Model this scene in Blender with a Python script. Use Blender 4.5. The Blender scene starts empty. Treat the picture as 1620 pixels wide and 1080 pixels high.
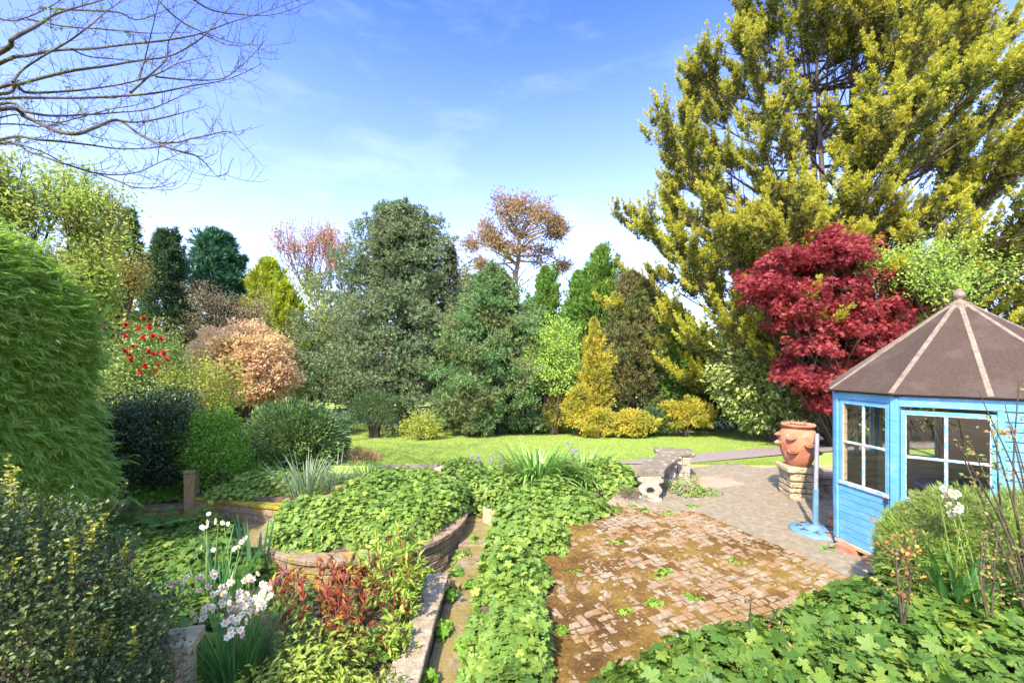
import bpy, bmesh, math, random
import numpy as np
from mathutils import Vector, Matrix

S = bpy.context.scene
C = S.collection
PI = math.pi
R = math.radians

# ------------------------------------------------------------------ camera
EYE = 2.2          # eye height above the patio (metres)
FOC = 640.0        # focal length in photo pixels (1620 wide)
HOR = 572.0        # photo row of the horizon
cam = bpy.data.objects.new('camera', bpy.data.cameras.new('camera'))
C.objects.link(cam)
cam.location = (0, 0, EYE)
cam.rotation_euler = (R(90), 0, 0)
cam.data.sensor_width = 36
cam.data.lens = FOC / 1620 * 36
cam.data.shift_y = (HOR - 540) / 1620
cam.data.clip_start = 0.05
cam.data.clip_end = 3000
S.camera = cam

# ------------------------------------------------------------------ sky and sun
SUN_DIR = Vector((-0.33, -0.67, 0.76)).normalized()    # towards the sun
elev = math.asin(SUN_DIR.z)
azim = math.atan2(SUN_DIR.x, SUN_DIR.y)
W = bpy.data.worlds.new('World')
S.world = W
W.use_nodes = True
nt = W.node_tree
nt.nodes.clear()
sky = nt.nodes.new('ShaderNodeTexSky')
sky.sky_type = 'NISHITA'
sky.sun_disc = False
sky.sun_elevation = elev
sky.sun_rotation = azim
sky.air_density = 1.0
sky.dust_density = 1.3
sky.ozone_density = 5.0
bg = nt.nodes.new('ShaderNodeBackground')
bg.inputs['Strength'].default_value = 0.15
out = nt.nodes.new('ShaderNodeOutputWorld')
# thin high cloud: noise over the sky direction
tc = nt.nodes.new('ShaderNodeTexCoord')
mp = nt.nodes.new('ShaderNodeMapping')
mp.inputs['Scale'].default_value = (1.6, 1.6, 5.5)
mp.inputs['Location'].default_value = (0.3, 0.1, 0.4)
nz = nt.nodes.new('ShaderNodeTexNoise')
nz.inputs['Scale'].default_value = 2.2
nz.inputs['Detail'].default_value = 7
nz.inputs['Roughness'].default_value = 0.6
cr = nt.nodes.new('ShaderNodeValToRGB')
cr.color_ramp.elements[0].position = 0.52
cr.color_ramp.elements[1].position = 0.82
cr.color_ramp.elements[1].color = (0.06, 0.06, 0.06, 1)
mx = nt.nodes.new('ShaderNodeMix')
mx.data_type = 'RGBA'
mx.inputs[7].default_value = (5.6, 5.8, 6.5, 1)
nt.links.new(tc.outputs['Generated'], mp.inputs['Vector'])
nt.links.new(mp.outputs['Vector'], nz.inputs['Vector'])
nt.links.new(nz.outputs['Fac'], cr.inputs['Fac'])
nt.links.new(cr.outputs['Color'], mx.inputs[0])
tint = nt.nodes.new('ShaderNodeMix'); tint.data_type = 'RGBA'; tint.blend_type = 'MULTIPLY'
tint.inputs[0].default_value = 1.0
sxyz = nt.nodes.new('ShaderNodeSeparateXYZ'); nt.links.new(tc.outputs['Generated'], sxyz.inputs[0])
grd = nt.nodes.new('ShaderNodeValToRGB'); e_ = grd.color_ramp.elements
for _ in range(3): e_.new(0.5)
for q_, (p_, c_) in zip(e_, ((0.0, (0.70, 0.655, 0.73)), (0.30, (0.80, 0.64, 0.80)), (0.50, (0.54, 0.51, 0.80)), (0.66, (0.28, 0.35, 0.76)), (0.82, (1.15, 1.08, 1.0)))):  # last stop brightens the unseen sky overhead, added as fill light
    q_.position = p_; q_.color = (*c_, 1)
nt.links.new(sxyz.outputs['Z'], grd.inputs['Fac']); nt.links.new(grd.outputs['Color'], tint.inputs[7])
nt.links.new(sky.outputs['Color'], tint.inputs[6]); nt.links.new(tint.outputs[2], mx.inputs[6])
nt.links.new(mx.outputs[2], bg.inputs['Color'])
nt.links.new(bg.outputs['Background'], out.inputs['Surface'])

sl = bpy.data.lights.new('sun', 'SUN')
sl.energy = 2.0
sl.angle = R(0.6)
sl.color = (1.0, 0.90, 0.72)
so = bpy.data.objects.new('sun', sl)
C.objects.link(so)
so.rotation_euler = (-SUN_DIR).to_track_quat('-Z', 'Y').to_euler()
so.location = (-20, -10, 30)

S.view_settings.view_transform = 'Standard'
S.view_settings.look = 'None'
S.view_settings.gamma = 1.0
S.view_settings.exposure = 2.5
try:
    S.cycles.max_bounces = 8
    S.cycles.diffuse_bounces = 5
    S.cycles.transparent_max_bounces = 8
except Exception:
    pass

# ------------------------------------------------------------------ helpers
def rg(seed):
    return np.random.default_rng(seed)

def at(px, py, D):
    """a point that lies D metres ahead in the photo's direction (px, py)"""
    return np.array([(px - 810) / FOC * D, D, EYE - (py - HOR) / FOC * D])

def gz(x, y):
    """height of the ground"""
    x = np.asarray(x, float); y = np.asarray(y, float)
    lawn = -0.08 * np.clip(y - 8.5, 0, 14) - 0.03 * np.clip(y - 22.5, 0, 40)
    t = np.clip((y - 8.0) / 0.6, 0, 1)
    side = np.clip((x + 3.0) / 0.6, 0, 1)
    near = np.where(y < 8.6, -0.47 * (1 - t), 0.0)
    return lawn + near

class G:
    """collects vertices and faces and links them as ONE mesh object"""
    def __init__(s):
        s.v = []; s.f = []; s.n = 0
    def add(s, v, f):
        v = np.asarray(v, float).reshape(-1, 3)
        if isinstance(f, np.ndarray):
            s.f.append(f + s.n)
        else:
            by = {}
            for q in f:
                by.setdefault(len(q), []).append(q)
            for k in by:
                s.f.append(np.array(by[k], int) + s.n)
        s.v.append(v); s.n += len(v)
        return s
    def build(s, name, mat, parent=None, smooth=False):
        me = bpy.data.meshes.new(name)
        V = np.concatenate(s.v)
        me.vertices.add(len(V))
        me.vertices.foreach_set('co', V.astype(np.float32).ravel())
        L = np.concatenate([a.ravel() for a in s.f]).astype(np.int32)
        tot = np.concatenate([np.full(len(a), a.shape[1], np.int32) for a in s.f])
        st = np.concatenate([[0], np.cumsum(tot)[:-1]]).astype(np.int32)
        me.loops.add(len(L)); me.loops.foreach_set('vertex_index', L)
        me.polygons.add(len(tot)); me.polygons.foreach_set('loop_start', st)
        me.update(calc_edges=True)
        me.validate()
        me.polygons.foreach_set('use_smooth', np.full(len(me.polygons), bool(smooth)))
        if mat is not None:
            me.materials.append(mat)
        o = bpy.data.objects.new(name, me)
        C.objects.link(o)
        if parent is not None:
            o.parent = parent
            o.matrix_parent_inverse = Matrix.Translation(-Vector(parent.location))
        return o

def tag(o, label, cat, group=None):
    o['label'] = label; o['category'] = cat
    if group: o['group'] = group
    return o

def kind(o, k):
    o['kind'] = k
    return o

def thing(name, label, cat, loc=(0, 0, 0), group=None):
    o = bpy.data.objects.new(name, None)
    C.objects.link(o)
    o.location = Vector([float(a) for a in loc])
    o.empty_display_size = 0.2
    return tag(o, label, cat, group)

def norm(a):
    return a / (np.linalg.norm(a, axis=-1, keepdims=True) + 1e-9)

def frames(d, n):
    """N 3x3 matrices: columns side, along d, up (near n)"""
    d = norm(d)
    x = norm(np.cross(d, n))
    z = np.cross(x, d)
    return np.stack([x, d, z], -1)

def scatter(g, tv, tf, P, A, sc):
    """copies of a template at points P with axes A and sizes sc (N or N,3)"""
    N = len(P)
    if N == 0: return
    sc = np.asarray(sc, float)
    if sc.ndim == 1: sc = np.repeat(sc[:, None], 3, 1)
    V = np.einsum('nij,nkj->nki', A, tv[None] * sc[:, None, :]) + P[:, None]
    K = len(tv)
    off = (np.arange(N) * K)
    by = {}
    for q in tf: by.setdefault(len(q), []).append(q)
    base = g.n
    g.v.append(V.reshape(-1, 3)); g.n += N * K
    for k in by:
        f = np.array(by[k], int)
        g.f.append((f[None] + off[:, None, None]).reshape(-1, k) + base)

def rdir(r, n):
    return norm(r.normal(size=(n, 3)))

def tube(g, pts, rad, k=6):
    pts = np.asarray(pts, float); m = len(pts)
    rad = np.broadcast_to(np.asarray(rad, float), (m,))
    t = np.gradient(pts, axis=0); t = norm(t)
    ref = np.array([0, 0, 1.0]) if abs(t[:, 2]).mean() < 0.8 else np.array([1.0, 0, 0])
    x = norm(np.cross(t, ref)); y = np.cross(t, x)
    a = np.arange(k) / k * 2 * PI
    V = pts[:, None] + rad[:, None, None] * (np.cos(a)[None, :, None] * x[:, None] + np.sin(a)[None, :, None] * y[:, None])
    i = np.arange(m - 1)[:, None] * k; j = np.arange(k)[None]; j2 = (j + 1) % k
    F = np.stack([i + j, i + j2, i + k + j2, i + k + j], -1).reshape(-1, 4)
    g.add(V.reshape(-1, 3), F)

def curve(p, n):
    """smooth resampling (Catmull-Rom) of control points"""
    p = np.asarray(p, float); m = len(p)
    q = np.vstack([2 * p[0] - p[1], p, 2 * p[-1] - p[-2]])
    u = np.linspace(0, m - 1 - 1e-6, n); i = u.astype(int); t = (u - i)[:, None]
    a, b, c, d = q[i], q[i + 1], q[i + 2], q[i + 3]
    return 0.5 * (2 * b + (c - a) * t + (2 * a - 5 * b + 4 * c - d) * t ** 2 + (3 * b - a - 3 * c + d) * t ** 3)

def box(g, x0, x1, y0, y1, z0, z1):
    v = [(x, y, z) for x in (x0, x1) for y in (y0, y1) for z in (z0, z1)]
    g.add(v, [(0, 1, 3, 2), (4, 6, 7, 5), (0, 4, 5, 1), (2, 3, 7, 6), (0, 2, 6, 4), (1, 5, 7, 3)])

def obox(g, o, u, n, w, u0, u1, n0, n1, w0, w1):
    """box in an own frame: origin o, axes u, n, w"""
    o, u, n, w = [np.asarray(a, float) for a in (o, u, n, w)]
    v = [o + u * a + n * b + w * c for a in (u0, u1) for b in (n0, n1) for c in (w0, w1)]
    g.add(v, [(0, 1, 3, 2), (4, 6, 7, 5), (0, 4, 5, 1), (2, 3, 7, 6), (0, 2, 6, 4), (1, 5, 7, 3)])

def bbox_bevel(o, w=0.006, seg=2):
    m = o.modifiers.new('bevel', 'BEVEL'); m.width = w; m.segments = seg; m.limit_method = 'ANGLE'
    return o

def lathe(g, prof, c=(0, 0, 0), k=32, jitter=None):
    prof = np.asarray(prof, float); m = len(prof)
    a = np.arange(k) / k * 2 * PI
    V = np.stack([prof[:, None, 0] * np.cos(a), prof[:, None, 0] * np.sin(a), np.repeat(prof[:, 1:2], k, 1)], -1) + np.asarray(c, float)
    i = np.arange(m - 1)[:, None] * k; j = np.arange(k)[None]; j2 = (j + 1) % k
    F = np.stack([i + j, i + j2, i + k + j2, i + k + j], -1).reshape(-1, 4)
    g.add(V.reshape(-1, 3), F)

def vnoise(P, seed=0, octaves=4, freq=1.0):
    """cheap smooth value noise in 0..1 for arrays of 2D points"""
    P = np.asarray(P, float); tot = np.zeros(P.shape[:-1]); amp = 1.0; s = 0
    for o in range(octaves):
        q = P * freq * 2 ** o + seed * 13.7 + o * 5.1
        i = np.floor(q).astype(np.int64); f = q - i; f = f * f * (3 - 2 * f)
        def h(a, b):
            n = (a * 374761393 + b * 668265263 + seed * 1442695) & 0x7fffffff
            n = ((n ^ (n >> 13)) * 1274126177) & 0x7fffffff
            return ((n ^ (n >> 16)) & 0xffff) / 65535.0
        x, y = i[..., 0], i[..., 1]
        v = (h(x, y) * (1 - f[..., 0]) + h(x + 1, y) * f[..., 0]) * (1 - f[..., 1]) + (h(x, y + 1) * (1 - f[..., 0]) + h(x + 1, y + 1) * f[..., 0]) * f[..., 1]
        tot += v * amp; s += amp; amp *= 0.5
    return tot / s

def inside(poly, x, y):
    poly = np.asarray(poly, float); c = np.zeros(np.shape(x), bool)
    j = len(poly) - 1
    for i in range(len(poly)):
        xi, yi = poly[i]; xj, yj = poly[j]
        with np.errstate(divide='ignore', invalid='ignore'):
            c ^= ((yi > y) != (yj > y)) & (x < (xj - xi) * (y - yi) / (yj - yi + 1e-12) + xi)
        j = i
    return c

# ------------------------------------------------------------------ materials
def newmat(name):
    m = bpy.data.materials.new(name); m.use_nodes = True
    t = m.node_tree; t.nodes.clear()
    o = t.nodes.new('ShaderNodeOutputMaterial')
    return m, t, o

def col(c):
    return (c[0], c[1], c[2], 1)

def ramp(t, stops):
    r = t.nodes.new('ShaderNodeValToRGB')
    e = r.color_ramp.elements
    while len(e) < len(stops): e.new(0.5)
    for q, (p, c) in zip(e, stops):
        q.position = p; q.color = col(c)
    return r

def leafmat(name, cols, trans=0.35, rough=0.55, nscale=1.5, patch=None, patchamt=0.5, spec=0.3):
    """foliage: every leaf (mesh island) draws its own colour; slow noise makes whole sprays differ"""
    m, t, o = newmat(name)
    L = t.links.new
    g = t.nodes.new('ShaderNodeNewGeometry')
    n = len(cols)
    r = ramp(t, [(i / max(n - 1, 1), c) for i, c in enumerate(cols)])
    L(g.outputs['Random Per Island'], r.inputs['Fac'])
    src = r.outputs['Color']
    if patch is not None:
        tc = t.nodes.new('ShaderNodeTexCoord')
        nz = t.nodes.new('ShaderNodeTexNoise'); nz.inputs['Scale'].default_value = nscale; nz.inputs['Detail'].default_value = 3
        L(tc.outputs['Object'], nz.inputs['Vector'])
        mr = t.nodes.new('ShaderNodeMapRange')
        mr.inputs[1].default_value = 0.42; mr.inputs[2].default_value = 0.62; mr.inputs[4].default_value = patchamt
        L(nz.outputs['Fac'], mr.inputs[0])
        mx = t.nodes.new('ShaderNodeMix'); mx.data_type = 'RGBA'
        L(mr.outputs[0], mx.inputs[0]); L(src, mx.inputs[6]); mx.inputs[7].default_value = col(patch)
        src = mx.outputs[2]
    p = t.nodes.new('ShaderNodeBsdfPrincipled')
    p.inputs['Roughness'].default_value = rough
    p.inputs['Specular IOR Level'].default_value = spec
    L(src, p.inputs['Base Color'])
    tr = t.nodes.new('ShaderNodeBsdfTranslucent')
    L(src, tr.inputs['Color'])
    ms = t.nodes.new('ShaderNodeMixShader'); ms.inputs[0].default_value = trans
    L(p.outputs[0], ms.inputs[1]); L(tr.outputs[0], ms.inputs[2]); L(ms.outputs[0], o.inputs['Surface'])
    return m

def surfmat(name, c1, c2, scale=6, detail=6, rough=0.85, bump=0.3, bscale=None, c3=None, s3=2.0, a3=0.6, lo=0.35, hi=0.65, stretch=None, spec=0.3, metal=0.0, t3=(0.5, 0.62)):
    """weathered surface: two tones by fine noise, stains of a third by coarse noise, bump"""
    m, t, o = newmat(name); L = t.links.new
    tc = t.nodes.new('ShaderNodeTexCoord')
    vec = tc.outputs['Object']
    if stretch:
        mp = t.nodes.new('ShaderNodeMapping'); mp.inputs['Scale'].default_value = stretch
        L(vec, mp.inputs['Vector']); vec = mp.outputs['Vector']
    nz = t.nodes.new('ShaderNodeTexNoise'); nz.inputs['Scale'].default_value = scale; nz.inputs['Detail'].default_value = detail; nz.inputs['Roughness'].default_value = 0.65
    L(vec, nz.inputs['Vector'])
    r = ramp(t, [(lo, c1), (hi, c2)]); L(nz.outputs['Fac'], r.inputs['Fac'])
    src = r.outputs['Color']
    if c3 is not None:
        n3 = t.nodes.new('ShaderNodeTexNoise'); n3.inputs['Scale'].default_value = s3; n3.inputs['Detail'].default_value = 8; n3.inputs['Roughness'].default_value = 0.7
        L(tc.outputs['Object'], n3.inputs['Vector'])
        mr = t.nodes.new('ShaderNodeMapRange'); mr.inputs[1].default_value = t3[0]; mr.inputs[2].default_value = t3[1]; mr.inputs[4].default_value = a3
        L(n3.outputs['Fac'], mr.inputs[0])
        mx = t.nodes.new('ShaderNodeMix'); mx.data_type = 'RGBA'
        L(mr.outputs[0], mx.inputs[0]); L(src, mx.inputs[6]); mx.inputs[7].default_value = col(c3)
        src = mx.outputs[2]
    p = t.nodes.new('ShaderNodeBsdfPrincipled'); p.inputs['Roughness'].default_value = rough
    p.inputs['Specular IOR Level'].default_value = spec; p.inputs['Metallic'].default_value = metal
    L(src, p.inputs['Base Color'])
    if bump:
        nb = t.nodes.new('ShaderNodeTexNoise'); nb.inputs['Scale'].default_value = bscale or scale * 3; nb.inputs['Detail'].default_value = 6
        L(vec, nb.inputs['Vector'])
        b = t.nodes.new('ShaderNodeBump'); b.inputs['Strength'].default_value = bump; b.inputs['Distance'].default_value = 0.02
        L(nb.outputs['Fac'], b.inputs['Height']); L(b.outputs[0], p.inputs['Normal'])
    L(p.outputs[0], o.inputs['Surface'])
    return m

def glassmat():
    m, t, o = newmat('window_glass'); L = t.links.new
    tr = t.nodes.new('ShaderNodeBsdfTransparent'); tr.inputs['Color'].default_value = (0.96, 0.98, 0.97, 1)
    gl = t.nodes.new('ShaderNodeBsdfGlossy'); gl.inputs['Roughness'].default_value = 0.03
    lw = t.nodes.new('ShaderNodeLayerWeight'); lw.inputs['Blend'].default_value = 0.5
    pw = t.nodes.new('ShaderNodeMath'); pw.operation = 'POWER'; pw.inputs[1].default_value = 4.0; L(lw.outputs['Facing'], pw.inputs[0])
    fr = t.nodes.new('ShaderNodeMath'); fr.operation = 'MULTIPLY_ADD'; fr.inputs[1].default_value = 0.5; fr.inputs[2].default_value = 0.05; L(pw.outputs[0], fr.inputs[0])
    ms = t.nodes.new('ShaderNodeMixShader')
    L(fr.outputs[0], ms.inputs[0]); L(tr.outputs[0], ms.inputs[1]); L(gl.outputs[0], ms.inputs[2]); L(ms.outputs[0], o.inputs['Surface'])
    return m

M = {}
M['grass'] = surfmat('lawn_grass', (0.19, 0.28, 0.05), (0.30, 0.38, 0.07), scale=9, rough=0.9, bump=0.5, c3=(0.36, 0.36, 0.06), s3=0.8, a3=0.5)
M['grassblade'] = leafmat('grass_blade', [(0.17, 0.27, 0.045), (0.28, 0.38, 0.065), (0.38, 0.43, 0.09)], trans=0.4)
M['soil'] = surfmat('bed_soil', (0.06, 0.038, 0.025), (0.16, 0.10, 0.065), scale=14, bump=0.9, bscale=30)
M['bark'] = surfmat('bark', (0.07, 0.052, 0.035), (0.15, 0.115, 0.08), scale=12, bump=0.8, stretch=(1, 1, 0.25))
M['bark_dark'] = surfmat('dark_bark', (0.03, 0.024, 0.018), (0.08, 0.06, 0.045), scale=12, bump=0.8, stretch=(1, 1, 0.25))
M['bark_tan'] = surfmat('tan_bark', (0.17, 0.13, 0.08), (0.32, 0.26, 0.17), scale=10, bump=0.5)
M['twig'] = surfmat('twig_bark', (0.05, 0.038, 0.02), (0.10, 0.082, 0.045), scale=10, bump=0.4, c3=(0.14, 0.12, 0.045), s3=5, a3=0.6)
# ------------------------------------------------------------------ leaf templates
def t_leaf(w=0.5, fold=0.12):
    v = np.array([(0, 0, 0), (-w / 2, 0.45, fold * w * 2), (0, 0.5, 0), (w / 2, 0.45, fold * w * 2), (0, 1, -0.06)])
    return v, [(0, 2, 1), (0, 3, 2), (1, 2, 4), (2, 3, 4)]
def t_quad(w=0.5):
    v = np.array([(0, 0, 0), (-w / 2, 0.5, 0.05), (0, 1, -0.03), (w / 2, 0.5, 0.05)])
    return v, [(0, 3, 2, 1)]
def t_tuft(n=7, w=0.16, spread=0.55, seed=0, flat=1.0):
    """a spray of n narrow blades about +Y"""
    r = rg(900 + seed); V = []; F = []
    for i in range(n):
        d = np.array([r.normal() * spread, 1.0, r.normal() * spread * flat]); d /= np.linalg.norm(d)
        L = r.uniform(0.65, 1.05); o = np.array([r.normal() * 0.06, r.uniform(-0.15, 0.25), r.normal() * 0.06 * flat])
        s = np.cross(d, r.normal(size=3)); s /= np.linalg.norm(s)
        b = len(V)
        V += [o, o + d * L * 0.45 + s * w / 2, o + d * L, o + d * L * 0.45 - s * w / 2]
        F.append((b, b + 1, b + 2, b + 3))
    return np.array(V), F
def t_spray(n=11, w=0.07, droop=0.35, seed=0):
    """flat drooping conifer spray: side strands along a bending axis"""
    r = rg(700 + seed); V = []; F = []
    for i in range(n):
        t = 0.08 + 0.8 * i / n
        o = np.array([0, t, -droop * t * t])
        sgn = 1 if i % 2 else -1
        d = np.array([sgn * r.uniform(0.25, 0.6), 1.0, -2 * droop * t + r.normal() * 0.15]); d /= np.linalg.norm(d)
        L = r.uniform(0.28, 0.5) * (1.1 - 0.4 * t)
        s = np.cross(d, np.array([0, 0, 1.0])); s /= np.linalg.norm(s)
        b = len(V)
        V += [o, o + d * L * 0.5 + s * w / 2, o + d * L + np.array([0, 0, -0.06]), o + d * L * 0.5 - s * w / 2]
        F.append((b, b + 1, b + 2, b + 3))
    return np.array(V), F
def t_palm(lobes=5, seed=0, tooth=True, deep=0.58):
    """rounded lobed leaf (mallow / geranium), petiole at the origin, +Y the middle lobe"""
    r = rg(50 + seed)
    ang = np.linspace(-128, 128, lobes); step = ang[1] - ang[0]
    rad = 1 - 0.3 * (np.abs(ang) / 128) ** 1.5
    pts = []
    for a, q in zip(ang, rad):
        q *= r.uniform(0.92, 1.06)
        pts.append((a - step / 2, deep * q))
        if tooth:
            pts += [(a - step * 0.27, q * 0.90), (a - step * 0.16, q * 0.84), (a, q), (a + step * 0.16, q * 0.84), (a + step * 0.27, q * 0.90)]
        else:
            pts += [(a - step * 0.22, q * 0.9), (a, q), (a + step * 0.22, q * 0.9)]
    pts.append((ang[-1] + step / 2, deep * rad[-1]))
    V = [(0, 0, 0)]
    for a, q in pts:
        x, y = q * math.sin(R(a)), q * math.cos(R(a))
        near = min(abs(a - b) for b in ang) / (step / 2)
        V.append((x, y, -0.22 * q * q + 0.10 * q * (1 - near) + r.normal() * 0.015))
    n = len(V) - 1
    return np.array(V), [(0, i + 1, i) for i in range(1, n)]

TUFT = [t_tuft(7, 0.17, 0.5, i) for i in range(3)]
TUFT5 = [t_tuft(5, 0.30, 0.6, 20 + i) for i in range(3)]
FLATT = [t_tuft(8, 0.15, 0.6, 10 + i, 0.35) for i in range(3)]
SPRAY = [t_spray(17, 0.05, 0.35, i) for i in range(3)]
PALM = [t_palm(5, i) for i in range(3)]
PALMS = [t_palm(5, 5 + i, False) for i in range(2)]
LEAF = [t_leaf(0.55)]
NARROW = [t_leaf(0.26)]
ROUND = [t_leaf(0.8)]
QUAD = [t_quad(0.55)]

def multi(g, tmpls, P, A, sc, r):
    k = r.integers(0, len(tmpls), len(P))
    for i, (tv, tf) in enumerate(tmpls):
        m = k == i
        scatter(g, tv, tf, P[m], A[m], np.asarray(sc)[m])

def lumps(r, k=9, amp=0.28, p=5):
    d = rdir(r, k); a = r.uniform(-0.7, 1, k) * amp
    def f(q):
        return 1 + (a * np.clip(q @ d.T, 0, 1) ** p).sum(-1)
    return f

# ------------------------------------------------------------------ crown builders
def blob(g, c, rad, n, crad, per, size, r, tmpl=LEAF, shell=0.55, up=0.5, out=0.7, low=-0.75, lump=0.3, flat=1.0, jit=0.7):
    """leaf clumps spread through the outer part of an uneven ellipsoid; returns the clump centres"""
    c = np.asarray(c, float); rad = np.asarray(rad, float)
    f = lumps(r, 10, lump)
    d = rdir(r, n * 2); d = d[d[:, 2] > low][:n]
    q = shell + (1 - shell) * r.uniform(0, 1, len(d)) ** 0.6
    cc = c + d * rad * (q * f(d))[:, None]
    P = np.repeat(cc, per, 0); D = np.repeat(d, per, 0)
    off = rdir(r, len(P)) * (r.uniform(0, 1, len(P)) ** 0.5)[:, None] * crad
    off[:, 2] *= flat
    P = P + off
    dirs = D * out + rdir(r, len(P)) * jit + np.array([0, 0, 0.1])
    nn = D * 0.6 + np.array([0, 0, up]) + rdir(r, len(P)) * 0.55
    multi(g, tmpl, P, frames(dirs, nn), size * r.uniform(0.65, 1.25, len(P)), r)
    return cc

def stems(g, base, tips, r, r0=0.03, k=5, bend=0.25, frac=1.0):
    base = np.asarray(base, float)
    for t in tips:
        if r.uniform() > frac: continue
        b = base + np.array([r.normal() * 0.05, r.normal() * 0.05, 0])
        L = np.linalg.norm(t - b)
        m1 = b + (t - b) * 0.35 + np.array([r.normal(), r.normal(), abs(r.normal()) + 0.5]) * bend * L * 0.3
        m2 = b + (t - b) * 0.7 + r.normal(size=3) * bend * L * 0.18
        pts = curve([b, m1, m2, t], 9)
        tube(g, pts, np.linspace(r0, r0 * 0.18, 9) * r.uniform(0.7, 1.2), k)

def shrub(name, label, cat, px, top, bot, wid, D, mat, r, size=0.07, n=120, per=26, crad=0.25, tmpl=LEAF, bark='bark', deep=0.8, group=None, part='foliage', dense=True, **kw):
    """a bush standing D metres ahead: foliage and stems"""
    p = at(px, top, D)
    hw = wid / 2 / FOC * D
    zt = p[2]; zb = EYE - (bot - HOR) / FOC * D
    g0 = float(gz(p[0], D))
    th = thing(name, label, cat, (p[0], D, min(g0, zb)), group)
    c = np.array([p[0], D, (zt + zb) / 2]); rad = np.array([hw, hw * deep, (zt - zb) / 2])
    g = G()
    cc = blob(g, c, rad * 0.93, n, crad, per, size, r, tmpl, **kw)
    kw2 = dict(kw); kw2['shell'] = 0.3
    if dense: blob(g, c, rad * 0.70, n // 2, crad * 1.1, per, size, r, tmpl, **kw2)
    g.build(part, mat, th)
    w = G()
    pick = cc[r.permutation(len(cc))[:max(12, n // 6)]]
    stems(w, (p[0], D, min(g0, zb) - 0.05), c + (pick - c) * 0.8, r, r0=max(0.010, hw * 0.016))
    w.build('stem', M[bark], th, True)
    return th

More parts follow.
